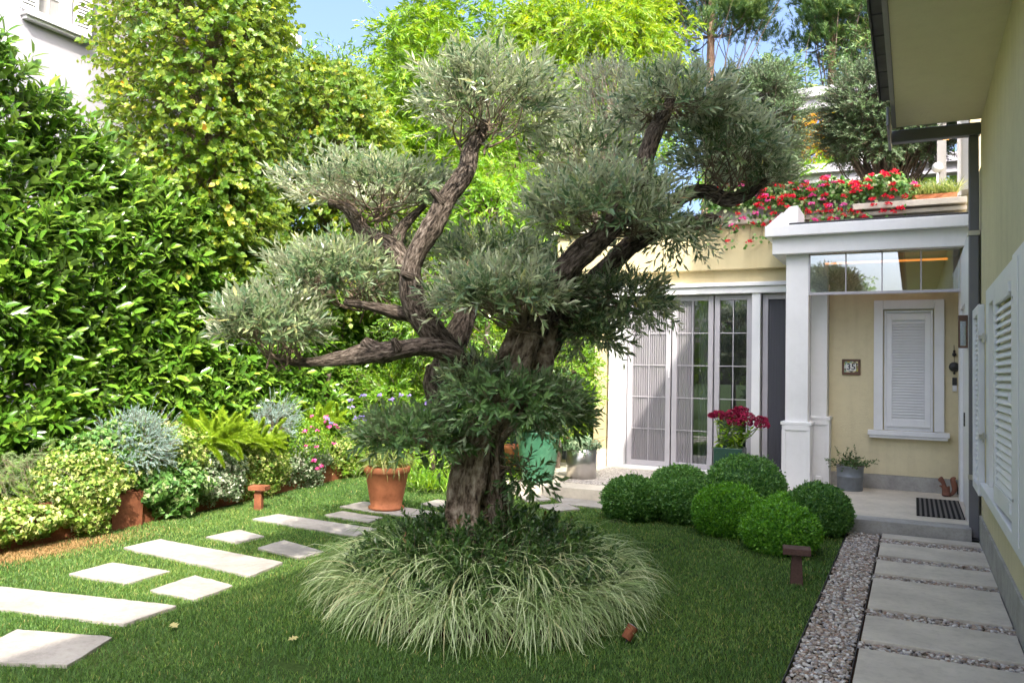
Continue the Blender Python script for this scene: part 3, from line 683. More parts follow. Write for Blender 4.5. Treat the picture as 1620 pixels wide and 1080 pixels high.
# squirrel ornament
def skin_body(name, pts, edges, mat, parent=None, sub=2):
    me = bpy.data.meshes.new(name); me.from_pydata([p[:3] for p in pts], edges, [])
    o = bpy.data.objects.new(name, me); COL.objects.link(o)
    sk = o.modifiers.new('skin', 'SKIN'); sk.use_smooth_shade = True
    for v, p in zip(me.skin_vertices[0].data, pts): v.radius = (p[3], p[3])
    me.skin_vertices[0].data[0].use_root = True
    s = o.modifiers.new('sub', 'SUBSURF'); s.levels = sub; s.render_levels = sub
    me.materials.append(mat)
    if parent is not None: adopt(parent, o)
    return o
sq = thing('squirrel_ornament', 'rust brown squirrel figurine with curled tail by the porch wall', 'figurine', (.39, 11.42, ZT))
x0, y0, z0 = .38, 11.42, ZT
skin_body('body', [(x0, y0, z0 + .07, .05), (x0 - .01, y0, z0 + .03, .045), (x0 - .02, y0, z0 + .13, .038), (x0 - .045, y0 - .005, z0 + .18, .026), (x0 - .07, y0 - .01, z0 + .205, .030), (x0 - .105, y0 - .015, z0 + .195, .014),
   (x0 - .06, y0 + .012, z0 + .245, .008), (x0 - .055, y0 - .03, z0 + .245, .008), (x0 - .055, y0 - .02, z0 + .12, .014), (x0 - .09, y0 - .025, z0 + .135, .010), (x0 - .055, y0 - .03, z0 + .012, .016),
   (x0 + .05, y0 + .01, z0 + .03, .022), (x0 + .085, y0 + .012, z0 + .09, .034), (x0 + .075, y0 + .01, z0 + .17, .042), (x0 + .05, y0 + .01, z0 + .225, .036), (x0 + .095, y0 + .01, z0 + .245, .020)],
   [(0, 1), (0, 2), (2, 3), (3, 4), (4, 5), (4, 6), (4, 7), (2, 8), (8, 9), (1, 10), (1, 11), (11, 12), (12, 13), (13, 14), (14, 15)], M['squirrel'], sq)

# ================================================================== FOLIAGE BUILDERS
def shoots(G, B, D, SL, K, L, W, splay=50, tm=LANCE, mi=0, tmi=None, tr=.002, up=.3, droop=0., t0=.12, spiral=False, lj=.25, rnd=None):
    B = np.asarray(B, float); D = unit(D); n = len(B); SL = np.broadcast_to(SL, (n,))
    t = np.linspace(t0, 1, K)
    dz = np.array([0, 0, -1.])
    Dt = unit(D[:, None] + dz * (droop * 2 * t)[None, :, None])
    Pos = B[:, None] + D[:, None] * (SL[:, None] * t[None])[..., None] + dz * (droop * SL[:, None] * t[None] ** 2)[..., None]
    a = np.where(np.abs(D[:, 2:3]) > .9, np.array([[1, 0, 0.]]), np.array([[0, 0, 1.]]))
    U = unit(np.cross(D, a)); Wv = np.cross(U, D)
    k = np.arange(K)
    az = (k * 2.4 if spiral else (k // 2) * np.pi / 2 + (k % 2) * np.pi)[None] + rng.uniform(0, 6.28, n)[:, None] + rng.normal(size=(n, K)) * .35
    sp = np.radians(splay) * (1 - .45 * t)[None] * rng.uniform(.7, 1.25, (n, K))
    LD = Dt * np.cos(sp)[..., None] + (U[:, None] * np.cos(az)[..., None] + Wv[:, None] * np.sin(az)[..., None]) * np.sin(sp)[..., None]
    N = Dt - (Dt * LD).sum(-1, keepdims=True) * LD + np.array([0, 0, up]) + rng.normal(size=(n, K, 3)) * .15
    LL = L * rng.uniform(1 - lj, 1 + lj, (n, K)) * (1 - .25 * np.abs(t - .5))[None]
    r = None
    if rnd is None:
        r = np.clip(rng.random((n, 1)) * .5 + rng.random((n, K)) * .5, 0, 1).ravel()
    G.leaves(Pos.reshape(-1, 3), LD.reshape(-1, 3), N.reshape(-1, 3), LL.ravel(), (LL * (W / L)).ravel(), tm, mi, r)
    if tmi is not None:
        E = Pos[:, -1]; G.twigs(B, E, tr, tr * .5, tmi, K=3)

def ell_dirs(n, zmin=-1., zmax=1.):
    z = rng.uniform(zmin, zmax, n); th = rng.uniform(0, 6.283, n); r = np.sqrt(1 - z * z)
    return np.stack([r * np.cos(th), r * np.sin(th), z], -1)
def ell_points(n, c, rad, thick=.3, zmin=-1., seed=1, amp=.14, freq=2.2):
    d = ell_dirs(n, zmin); sn = SN(seed, freq)
    q = 1 + amp * sn(d * 1.6); rr = q * (1 - thick * rng.random(n) ** 1.3)
    P = np.asarray(c) + d * np.asarray(rad) * rr[:, None]
    return P, unit(d / np.asarray(rad)), d
def shell(G, n, c, rad, L, W, tm, mi=0, thick=.2, zmin=-1., seed=1, amp=.1, freq=2.2, hang=.5, jit=.5, rnd=None, keep=None):
    P, N, d = ell_points(n, c, rad, thick, zmin, seed, amp, freq)
    if keep is not None:
        q = keep(P); P, N = P[q], N[q]
    N = unit(N + rng.normal(size=P.shape) * jit)
    T = rng.normal(size=P.shape); T[:, 2] -= hang * 2; T = T - (T * N).sum(-1, keepdims=True) * N
    G.leaves(P, T, N, L * rng.uniform(.65, 1.3, len(P)), W * rng.uniform(.65, 1.3, len(P)), tm, mi, rnd if rnd is None else rnd(P))

def catmull(P, step):
    P = np.asarray(P, float); Q = np.concatenate([[2 * P[0] - P[1]], P, [2 * P[-1] - P[-2]]]); out = []
    for i in range(1, len(Q) - 2):
        n = max(2, int(np.linalg.norm(Q[i + 1][:3] - Q[i][:3]) / step))
        for t in np.arange(n) / n:
            out.append(.5 * ((2 * Q[i]) + (-Q[i - 1] + Q[i + 1]) * t + (2 * Q[i - 1] - 5 * Q[i] + 4 * Q[i + 1] - Q[i + 2]) * t ** 2 + (-Q[i - 1] + 3 * Q[i] - 3 * Q[i + 1] + Q[i + 2]) * t ** 3))
    out.append(P[-1]); return np.array(out)
def limb(G, pr, step=.03, seg=20, amp=.12, seed=0, mi=0, knob=.06, twist=2.0):
    """gnarled limb through points (x,y,z,r)"""
    C = catmull(pr, step); s1 = SN(seed + 11, 7); s2 = SN(seed + 23, 30, 14); rr = np.random.default_rng(seed)
    ph = rr.uniform(0, 6.28, 5); ks = [2, 3, 5, 8, 11]; aa = [.5, .8, .8, .6, .45]
    def fur(th, s, pts):
        f = 1 + 0 * th + 0 * s
        wv = s1(pts)[:, None]
        for k, a_, p in zip(ks, aa, ph): f = f + amp * a_ * np.sin(k * th + p + twist * s * (1 + .2 * k) + 2.2 * wv) * .6
        f = f + knob * s2(pts)[:, None] + knob * .9 * wv
        P3 = np.stack([np.cos(th) * 1.0 + 0 * s, np.sin(th) + 0 * s, s * 4 + 0 * th], -1).reshape(-1, 3)
        return f + (amp * .5 * SN(seed + 5, 3.2)(P3)).reshape(f.shape)
    G.tube(C[:, :3], np.maximum(C[:, 3], .004), seg, mi, True, None, fur)

# ================================================================== THE OLIVE
olive = thing('olive_tree', 'old cloud pruned olive tree with gnarled trunk in the middle of the lawn', 'tree', (-2.77, 5.03, 0))
def L4(*a): return [(*tp(x, y, d), r) for x, y, d, r in a]
g = Geo()
limb(g, L4((738, 930, 0, .23), (742, 850, 0, .160), (741, 800, 0, .145), (744, 745, 0, .142), (760, 690, 0, .14), (792, 640, 0, .165), (818, 595, 0, .18), (838, 545, .0, .16), (855, 500, .0, .12)), .018, 110, .27, 3, knob=.07, twist=.8)
limb(g, L4((806, 930, -.02, .14), (792, 850, -.0, .092), (786, 800, .02, .080), (781, 745, .03, .074), (782, 690, .03, .08), (800, 640, .0, .10)), .018, 64, .24, 9, knob=.07, twist=.8)
adopt(olive, g.build('trunk', M['olive_trunk_bark'], smooth=True)); g = Geo()
limb(g, L4((835, 540, .0, .12), (868, 470, -.2, .088), (905, 415, -.38, .08), (950, 375, -.35, .074), (992, 325, -.3, .07), (1014, 270, -.2, .066), (1030, 220, -.15, .06), (1046, 190, -.03, .055), (1062, 155, 0, .03)), .014, 26, .10, 21, knob=.11)
limb(g, L4((855, 555, .1, .11), (895, 495, .2, .08), (945, 440, .3, .075), (1000, 385, .35, .072), (1050, 335, .4, .066), (1085, 308, .4, .06), (1115, 303, .4, .055), (1150, 316, .4, .05), (1186, 306, .4, .036), (1212, 285, .4, .018)), .014, 24, .10, 33, knob=.11)
limb(g, L4((1000, 385, .3, .07), (1050, 360, .2, .055), (1100, 352, .12, .052), (1128, 349, .1, .042), (1143, 352, .1, .010)), .015, 18, .2, 41)
limb(g, L4((795, 628, 0, .10), (755, 598, 0, .09), (722, 565, -.08, .082), (690, 532, -.15, .082), (662, 495, -.22, .084), (650, 455, -.26, .078), (655, 408, -.25, .068), (683, 358, -.2, .072), (704, 318, -.15, .066), (737, 272, -.1, .062), (744, 240, -.05, .056), (758, 215, 0, .04), (768, 190, 0, .02)), .014, 26, .10, 55, knob=.11)
limb(g, L4((790, 610, 0, .09), (750, 585, -.1, .07), (712, 558, -.2, .068), (675, 548, -.25, .062), (640, 552, -.3, .062), (605, 558, -.3, .068), (578, 560, -.3, .07), (545, 566, -.3, .052), (505, 572, -.25, .035), (460, 572, -.2, .022), (420, 560, -.2, .01)), .014, 22, .10, 61, knob=.11)
limb(g, L4((600, 555, -.3, .05), (583, 545, -.32, .045), (575, 537, -.33, .03)), .012, 16, .2, 66)
limb(g, L4((690, 610, .25, .10), (712, 555, .3, .095), (728, 520, .4, .085), (745, 480, .55, .07), (762, 440, .7, .05), (775, 415, .8, .02)), .014, 22, .10, 71, knob=.11)
limb(g, L4((655, 455, .05, .08), (640, 415, .15, .075), (622, 392, .25, .075), (598, 382, .3, .07), (575, 368, .35, .06), (562, 345, .38, .052), (545, 328, .4, .04), (520, 320, .4, .025)), .014, 20, .11, 81, knob=.11)
limb(g, L4((622, 392, .25, .06), (634, 365, .3, .05), (650, 345, .35, .035), (672, 325, .4, .02)), .014, 16, .11, 86, knob=.11)
limb(g, L4((668, 500, .0, .06), (630, 495, -.1, .045), (590, 485, -.15, .035), (545, 478, -.15, .02)), .014, 14, .10, 91, knob=.11)
limb(g, L4((700, 660, .1, .06), (688, 610, .15, .075), (690, 580, .2, .07)), .014, 18, .11, 95, knob=.11)
for k_, (a_, b_) in enumerate((((700, 322, -.2), (682, 300, -.24)), ((1012, 275, -.25), (1034, 258, -.3)), ((655, 440, -.3), (636, 432, -.36)), ((925, 400, -.42), (915, 380, -.48)), ((630, 553, -.35), (622, 536, -.40)))):
    limb(g, [(*tp(*a_), .034), (*((tp(*a_) + tp(*b_)) / 2), .028), (*tp(*b_), .018)], .008, 14, .14, 300 + k_, knob=.12)
adopt(olive, g.build('limbs', M['olive_bark'], smooth=True))
g = Geo(); P_, F_ = ico(3); sc_ = tp(803, 590, -.165); g.add(sc_ + (P_ * (1 + .18 * SN(77, 3)(P_))[:, None]) * np.array([.042, .03, .062]), np.array(F_).ravel(), [3] * len(F_), 0, None, P_ * .2)
adopt(olive, g.build('pruning_scar', M['olive_trunk_bark'], smooth=True))

PPM = 220.0
def pad(px, py, rx, ry, dd, root, n, seed, depth=None, zmin=-.45, L=.083, upb=.65, name='foliage', mat='olive_leaf', wf_=1.0):
    """one cloud of the pruned crown; root = pixel/depth of the limb that carries it"""
    n = int(n * .86); c = tp(px, py, dd); k = ((TREE_C - ORI) @ FWD + dd) / F
    a, b_ = rx * k, ry * k; dp = depth or min(a, .62)
    right = R @ np.array([1, 0, 0.]); right[2] = 0; right = unit(right); back = np.array([-right[1], right[0], 0])
    d = ell_dirs(n, zmin); sn = SN(seed, 2.6)
    q = 1 + .17 * sn(d * 1.4); rr = q * (1 - .55 * rng.random(n) ** 1.6)
    loc = d * rr[:, None]
    sl = rng.uniform(.09, .20, n)
    sc = np.array([max(a - .12, .05), max(dp - .10, .05), max(b_ - .11, .04)])
    B = c + loc[:, :1] * sc[0] * right + loc[:, 1:2] * sc[1] * back + loc[:, 2:] * sc[2] * np.array([0, 0, 1.])
    D = d[:, :1] * right + d[:, 1:2] * back + d[:, 2:] * np.array([0, 0, 1.])
    D = unit(D * .85 + np.array([0, 0, upb]) + rng.normal(size=(n, 3)) * .35)
    G = Geo()
    shoots(G, B, D, sl * 1.25, 10, L, .0215 * wf_, 58, LANCE, 0, 1, .002, up=.3, droop=.15)
    rt = tp(*root); m_ = max(12, n // 12); pick = rng.choice(n, m_, replace=False)
    hub = rt + rng.normal(size=(m_, 3)) * np.array([.09, .07, .05])
    mid = hub + (B[pick] - hub) * rng.uniform(.35, .6, (m_, 1)) + rng.normal(size=(m_, 3)) * .04
    G.twigs(hub, mid, .0075, .0045, 1, K=5, seg=5); G.twigs(mid, B[pick], .0045, .0015, 1, K=4)
    oth = rng.choice(n, n // 3, replace=False); src = mid[np.argmin(((B[oth][:, None] - mid[None]) ** 2).sum(-1), axis=1)]
    G.twigs(src, B[oth], .0028, .0015, 1, K=4)
    adopt(olive, G.build(name, [M[mat], M['twig']]))
pad(778, 165, 132, 80, 0, (756, 222, 0), 420, 101, depth=.62, zmin=-.55)
pad(588, 305, 155, 48, .4, (600, 345, .36), 380, 102)
pad(538, 450, 122, 72, .2, (585, 488, .1), 400, 103)
pad(428, 525, 100, 68, -.2, (455, 570, -.2), 340, 104)
pad(632, 415, 60, 42, .5, (645, 450, .4), 80, 124)
pad(792, 475, 112, 60, -.4, (840, 520, -.1), 400, 105)
pad(955, 345, 138, 78, -.4, (980, 365, -.1), 470, 106)
pad(1070, 175, 102, 66, -.05, (1050, 195, -.03), 280, 107, zmin=-.5)
pad(1212, 282, 46, 32, .4, (1195, 300, .4), 60, 128, zmin=-.8)
pad(1150, 240, 96, 74, .35, (1130, 306, .38), 360, 108, zmin=-.6)
pad(925, 250, 90, 55, .55, (990, 330, .3), 170, 109)
pad(780, 410, 110, 45, .8, (765, 440, .7), 220, 110)
pad(985, 478, 82, 48, .1, (915, 470, .1), 230, 111, zmin=-.7, upb=.1)
pad(935, 530, 58, 30, .05, (880, 500, .1), 110, 112, zmin=-.7, upb=.1)
pad(880, 460, 60, 45, -.1, (870, 480, .0), 110, 113)
pad(1085, 372, 62, 28, .05, (1060, 358, .2), 60, 114, zmin=-.8, upb=-.1)
pad(805, 640, 112, 58, -.3, (780, 660, -.05), 330, 115, zmin=-.7, upb=.3, mat='sucker_leaf', L=.080, wf_=1.2)
pad(655, 690, 100, 40, -.1, (745, 690, .0), 250, 116, zmin=-.6, upb=.3, mat='sucker_leaf', L=.080, wf_=1.2)
pad(880, 648, 52, 42, .1, (810, 640, .05), 140, 117, zmin=-.8, upb=.2, mat='sucker_leaf', L=.080, wf_=1.2)
pad(832, 752, 46, 18, .0, (780, 735, .02), 34, 118, zmin=-.8, upb=-.1, mat='sucker_leaf', L=.080, wf_=1.2)
pad(745, 600, 60, 30, -.1, (770, 610, 0), 80, 119)

# ---------------------------------------------------------------- ground planting round the olive
RC = np.array([-2.72, 5.08])
G = Geo(); n = 820
rr = .86 * np.sqrt(rng.random(n)); th = rng.uniform(0, 6.283, n)
B = np.stack([RC[0] + rr * np.cos(th), RC[1] + rr * np.sin(th), .10 + .42 * np.clip(1 - (rr / .92) ** 2, 0, 1) * rng.uniform(.5, 1.0, n)], -1)
D = unit(np.stack([np.cos(th) * rr * .9, np.sin(th) * rr * .9, np.full(n, .8)], -1) + rng.normal(size=(n, 3)) * .4)
shoots(G, B, D, rng.uniform(.12, .26, n), 18, .048, .024, 60, OVAL, 0, 1, .002, up=.4, spiral=True)
tag(G.build('ground_cover', [M['dark_leaf'], M['twig']]), 'low dark glossy evergreen planting around the foot of the olive', 'ground cover', kind='stuff')
g = Geo(); n1 = 40; th = np.arange(n1) * 2 * np.pi / n1
prof = [(1.0, .0), (.9, .06), (.7, .14), (.4, .22), (0.01, .26)]
g.lathe(prof, (RC[0], RC[1], -.01), 40); tag(g.build('soil_mound', M['soil'], smooth=True), kind='structure')

def sedge(c, n, lmin, lmax, out, seed, name='sedge_tuft', mat='sedge_leaf', wid=.0066):
    """arching grass tuft: blades rise, arch over and hang; out = preferred direction"""
    r = np.random.default_rng(seed); K = 7
    az = r.uniform(0, 6.283, n); base_out = math.atan2(out[1], out[0]) if out is not None else 0
    if out is not None: az = np.where(r.random(n) < .38, base_out + r.normal(size=n) * .7, az)
    Ln = r.uniform(lmin, lmax, n); el = np.radians(r.uniform(48, 90, n)); bend = r.uniform(1.7, 2.75, n)
    t = np.linspace(0, 1, K); P = np.zeros((n, K, 3))
    P[:, 0] = np.asarray(c) + np.stack([r.normal(size=n) * .035, r.normal(size=n) * .035, np.zeros(n)], -1)
    az2 = az[:, None] + r.normal(size=(n, 1)) * .5 * t[None]
    for k in range(1, K):
        e = el - bend * t[k] ** 1.25
        e = np.maximum(e, -1.35)
        st = Ln / (K - 1)
        P[:, k] = P[:, k - 1] + np.stack([np.cos(e) * np.cos(az2[:, k]), np.cos(e) * np.sin(az2[:, k]), np.sin(e)], -1) * st[:, None]
        low = P[:, k, 2] < .012 + .02 * r.random(n); P[:, k, 2] = np.where(low, .012 + .02 * r.random(n), P[:, k, 2])
    T = unit(np.gradient(P, axis=1)); S = unit(np.cross(T, np.array([0, 0, 1.])) + 1e-6)
    S = unit(S + r.normal(size=(n, 1, 3)) * .35)
    w_ = wid * r.uniform(.6, 1.25, (n, 1)) * np.array([.7, .95, 1, 1, .9, .65, .12])[None]
    V = np.stack([P - S * w_[..., None] * .5, P + S * w_[..., None] * .5], 2).reshape(-1, 3)
    b = (np.arange(n) * K * 2)[:, None]; i = (np.arange(K - 1) * 2)[None]
    L = np.stack([b + i, b + i + 1, b + i + 3, b + i + 2], -1).reshape(-1)
    G = Geo(); G.add(V, L, np.full(n * (K - 1), 4), 0, np.repeat(np.clip(r.beta(1.1, 1.1, n), 0, 1), K * 2))
    return G, G.build(name, M[mat], smooth=False)
k = 0
for rad_, cnt, zz, l0, l1, nb_ in ((.84, 14, .03, .46, .74, 260), (.86, 14, .03, .34, .6, 110), (.56, 10, .15, .48, .78, 240)):
    for q in range(cnt):
        th = 2 * math.pi * (q + .5 * (k >= 14) * (k < 28)) / cnt + rng.normal() * .07
        c = (RC[0] + rad_ * math.cos(th), RC[1] + rad_ * math.sin(th), zz)
        G_, o = sedge(c, nb_, l0, l1, (math.cos(th), math.sin(th)), 500 + k); k += 1
        tag(o, 'arching cream and green striped sedge tuft in the ring around the olive', 'ornamental grass', 'sedge tufts ringing the olive')

# small spotlight in the sedge
sp_ = thing('garden_spotlight', 'small rusty cylindrical spotlight half hidden by sedge blades', 'spotlight', tuple(on((988, 1022), Z=0)))
c = on((990, 1018), Z=0.0); ax = unit(np.array([.35, .45, .75])); p0 = c + np.array([0, 0, .03])
g = Geo(); g.tube([p0 - ax * .0, p0 + ax * .085], [.031, .033], 20); child('barrel', g, M['corten'], sp_, smooth=False)
g = Geo(); g.tube([p0 + ax * .0855, p0 + ax * .089], [.029, .029], 20); child('lens', g, M['zinc'], sp_)
g = Geo(); g.tube([c - np.array([0, 0, .02]), p0 + ax * .02], [.008, .008], 8); child('stake', g, M['dark'], sp_)

# ---------------------------------------------------------------- clipped box balls
def ppm(px, py, z=0):
    p = on((px, py), Z=z); return F / ((p - ORI) @ FWD)
BALLS = [ # px centre, top, half width, base px, fresh?
 ('box_ball_dark', 1000, 756, 46, 832, 0, 'hazy dark green clipped box ball, leftmost of the group'),
 ('b', 1076, 738, 46, 806, 0, 'dark clipped box ball at the back beneath the folding door'),
 ('c', 1083, 763, 42, 836, 0, 'mid green box ball between the leftmost one and the fresh bright one'),
 ('d', 1152, 767, 54, 858, 1, 'bright fresh green box ball in the front centre of the group'),
 ('e', 1179, 722, 61, 830, 0, 'largest dark box ball, just below the crimson flowers'),
 ('f', 1235, 798, 57, 886, 1, 'bright green box ball nearest the viewer, behind the brown bollard'),
 ('g', 1249, 783, 42, 850, 2, 'low box ball with fresh tips squeezed between the front and right ones'),
 ('h', 1294, 767, 49, 856, 0, 'dark box ball at the right end beside the porch step'),
]
for q, (nm, px, ty, hw, by, fresh, lb) in enumerate(BALLS):
    c0 = on((px, by - hw * .25), Z=0); dpt = (c0 - ORI) @ FWD; s_ = dpt / F
    rx = hw * s_; top = on((px, ty), Y=c0[1])[2]; hz = top * .56; cz = top - hz
    root = thing('box_ball', lb, 'clipped shrub', (c0[0], c0[1], 0), 'clipped box balls by the porch')
    G = Geo(); n = 4600
    P, N, d = ell_points(n, (c0[0], c0[1], cz), (rx * 1.01, rx * 1.01, hz * 1.01), .10, -.92, 700 + q, .05, 9)
    ok = P[:, 2] > .02; P, N = P[ok], N[ok]; m_ = len(P)
    Dv = unit(N + rng.normal(size=(m_, 3)) * .75)
    for rep in range(4):
        Dv = unit(N * .7 + rng.normal(size=(m_, 3)) * .8 + np.array([0, 0, .35]))
        Pj = P + rng.normal(size=(m_, 3)) * .013
        G.leaves(Pj, Dv, N + rng.normal(size=(m_, 3)) * .6, .030 * rng.uniform(.7, 1.25, m_), .019, LANCE, 0)
    mats = [M['box_leaf'] if fresh == 0 else M['box_leaf_new']]
    Q, QN, _ = ell_points(46, (c0[0], c0[1], cz), (rx, rx, hz), .03, -.3, 740 + q, .05, 9)
    shoots(G, Q, QN + np.array([0, 0, .5]) + rng.normal(size=Q.shape) * .3, rng.uniform(.03, .075, 46), 9, .024, .014, 50, LANCE, 0, None, spiral=True)
    adopt(root, G.build('foliage', mats))
    g = Geo(); seg = 28
    prof = [(max(.01, rx * .90 * math.cos(a_)), max(cz + hz * .90 * math.sin(a_), -.02)) for a_ in np.linspace(-1.3, 1.55, 14)]
    g.lathe(prof, (c0[0], c0[1], 0), seg); adopt(root, g.build('inner_foliage', M['box_leaf'], smooth=True))

# ---------------------------------------------------------------- bollard lamps
def bollard(px, py, h, lb, wid, rot, flare):
    c = on((px, py), Z=0); root = thing('bollard_lamp', lb, 'bollard lamp', tuple(c), 'rusty steel bollard lamps in the lawn')
    ca, sa = math.cos(rot), math.sin(rot)
    def rb(x0, x1, y0, y1, z0, z1, taper=1.0):
        V = []
        for z, f in ((z0, 1), (z1, taper)):
            for y in (y0, y1):
                for x in (x0, x1): V.append((c[0] + (x * ca - y * sa) * f, c[1] + (x * sa + y * ca) * f, z))
        g = Geo(); g.add(V, [(0, 2, 3, 1), (4, 5, 7, 6), (0, 1, 5, 4), (2, 6, 7, 3), (0, 4, 6, 2), (1, 3, 7, 5)], [4] * 6); return g
    mat = M['brownpost'] if flare else M['corten']
    adopt(root, rb(-.05 if flare else -.042, .05 if flare else .042, -.035, .035, -.02, h - .05, .72 if flare else .98).build('post', mat, bevel=.003))
    adopt(root, rb(-wid / 2, wid / 2, -.075, .075, h - .049, h).build('lamp_head', mat, bevel=.004))
    g = rb(-.06, .06, -.05, .05, h - .054, h - .0495); adopt(root, g.build('diffuser', M['tilewhite']))
bollard(1260, 924, .285, 'brown flared bollard lamp on the shaded lawn in front of the box balls', .205, .15, True)
bollard(409, 806, .27, 'rusty straight bollard lamp in sun beside the raised bed', .20, .35, False)

# ================================================================== RAISED BED
bedx = lambda y: np.interp(y, [2, 5, 6.7, 9.8, 11.6], [-6.86, -6.84, -7.02, -7.45, -7.6])
g = Geo(); ys = np.arange(1.5, 11.6, .5); g2 = Geo()
for a_, b_ in zip(ys[:-1], ys[1:]):
    xa, xb = bedx(a_), bedx(b_)
    g.add([(xa, a_, -.05), (xb, b_, -.05), (xb, b_, .36), (xa, a_, .36), (xa - .012, a_, -.05), (xb - .012, b_, -.05), (xb - .012, b_, .36), (xa - .012, a_, .36)],
          [(0, 1, 2, 3), (5, 4, 7, 6), (3, 2, 6, 7)], [4] * 3)
    g2.add([(xa - .013, a_, .31), (xb - .013, b_, .31), (-9.4, b_, .31), (-9.4, a_, .31)], [(0, 1, 2, 3)], [4])
bed = g.build('raised_bed', M['corten']); tag(bed, 'rusty steel edging wall of the raised bed along the hedge', 'bed edging')
tag(g2.build('bed_soil', M['soil']), kind='structure')
g = Geo()
for y_ in (5.18,): g.box(bedx(y_) + .002, bedx(y_) + .02, y_, y_ + .34, -.02, .34)
g.build('joint_plate', M['corten'], bevel=.003).parent = bed

def plant(name, lb, cat, c, group=None): return thing(name, lb, cat, c, group)
def ivy(lb, y0, y1, zt, n, mat, seed, bulge=.22, L=.055, name='ivy', cat='ivy', bott=.03, tm=IVY):
    yc = (y0 + y1) / 2; xc = float(bedx(yc)); rt = plant(name, lb, cat, (xc, yc, 0))
    G = Geo(); c = (xc - .10, yc, bott + (zt - bott) * .5); rad = (bulge + .14, (y1 - y0) / 2 + .15, (zt - bott) * .54)
    ff = lambda P: P[:, 0] > xc - .28
    shell(G, int(n * 3.3), c, rad, L * .78, L * .74, tm, 0, .34, -1, seed, .34, 3.4, hang=.7, jit=.7, keep=ff)
    P, N, d = ell_points(60, c, rad, .1, -.9, seed, .2, 3.2)
    G.twigs(np.array(c) + (P - c) * .3, P, .004, .002, 1, K=4)
    adopt(rt, G.build('foliage', [M[mat], M['twig']])); return rt
ivy('yellow variegated ivy cascading over the rusty bed wall beside the rosemary', 4.62, 5.15, .80, 2600, 'yivy_leaf', 31, .24, .048)
ivy('yellow leaved ivy trailing at the left edge of the photo below the rosemary', 3.8, 4.6, .40, 1500, 'yivy_leaf', 32, .2, .05)
ivy('plain green ivy with larger leaves right of the bare rusty steel plate', 5.62, 6.2, .62, 1500, 'ivy_leaf', 33, .26, .07)
ivy('yellow green variegated ivy between the blue juniper and the foxtail fern', 5.75, 6.35, .95, 1400, 'yivy_leaf', 34, .14, .045, bott=.35)
ivy('mixed green ivy behind the blue juniper at the top of the bed', 5.0, 6.0, 1.0, 1500, 'ivy_leaf', 39, .05, .06, bott=.35)
ivy('greyish white variegated ivy mound left of the rusty bollard lamp', 6.2, 6.85, .66, 2600, 'wivy_leaf', 35, .26, .036)
ivy('yellow white variegated ivy mound behind the rusty bollard lamp', 6.85, 7.75, .72, 3000, 'yivy_leaf', 36, .2, .04)
ivy('variegated ivy mound further along the bed under the pink flowers', 7.85, 8.75, .66, 2600, 'wivy_leaf', 37, .2, .04)
ivy('variegated ivy at the far end of the bed beside the terracotta pot', 8.8, 10.2, .62, 2600, 'yivy_leaf', 38, .22, .045)

# rosemary
rt = plant('rosemary', 'trailing rosemary bush at the left end of the raised bed', 'rosemary', (-7.0, 4.35, .3))
G = Geo(); n = 230
B = np.stack([rng.normal(-7.08, .12, n), rng.uniform(3.7, 4.75, n), rng.uniform(.45, .78, n)], -1)
D = unit(np.stack([rng.uniform(.1, 1, n), rng.normal(size=n) * .5, rng.uniform(-.5, 1.1, n)], -1))
shoots(G, B, D, rng.uniform(.15, .34, n), 34, .026, .0036, 62, LANCE, 0, 1, .002, droop=.5, spiral=True)
adopt(rt, G.build('foliage', [M['rosemary_leaf'], M['twig']]))
# blue junipers
def juniper(lb, c, rad, n, seed):
    rt = plant('juniper', lb, 'juniper', c); G = Geo()
    P, N, d = ell_points(n, c, rad, .5, -.5, seed, .22, 3)
    D = unit(N + np.array([.2, 0, .35]) + rng.normal(size=P.shape) * .6)
    shoots(G, P, D, rng.uniform(.06, .15, n), 22, .020, .0062, 48, LANCE, 0, 1, .002, droop=.05, spiral=True)
    Q, N, d = ell_points(26, c, np.array(rad) * 1.15, .1, .1, seed + 1, .25, 3)
    shoots(G, Q, N + np.array([0, 0, .7]), .26, 26, .016, .005, 35, LANCE, 0, 1, .002, droop=.3, spiral=True)
    G.twigs(np.repeat([[c[0], c[1], c[2] - rad[2] * .7]], 40, 0), P[:40], .008, .003, 1)
    adopt(rt, G.build('foliage', [M['juniper_leaf'], M['twig']]))
juniper('silvery blue juniper bush hanging over the bare steel plate', (-6.98, 5.55, .74), (.30, .36, .34), 900, 41)
juniper('smaller silvery blue juniper behind the foxtail fern fronds', (-7.25, 7.75, .86), (.25, .35, .28), 500, 42)

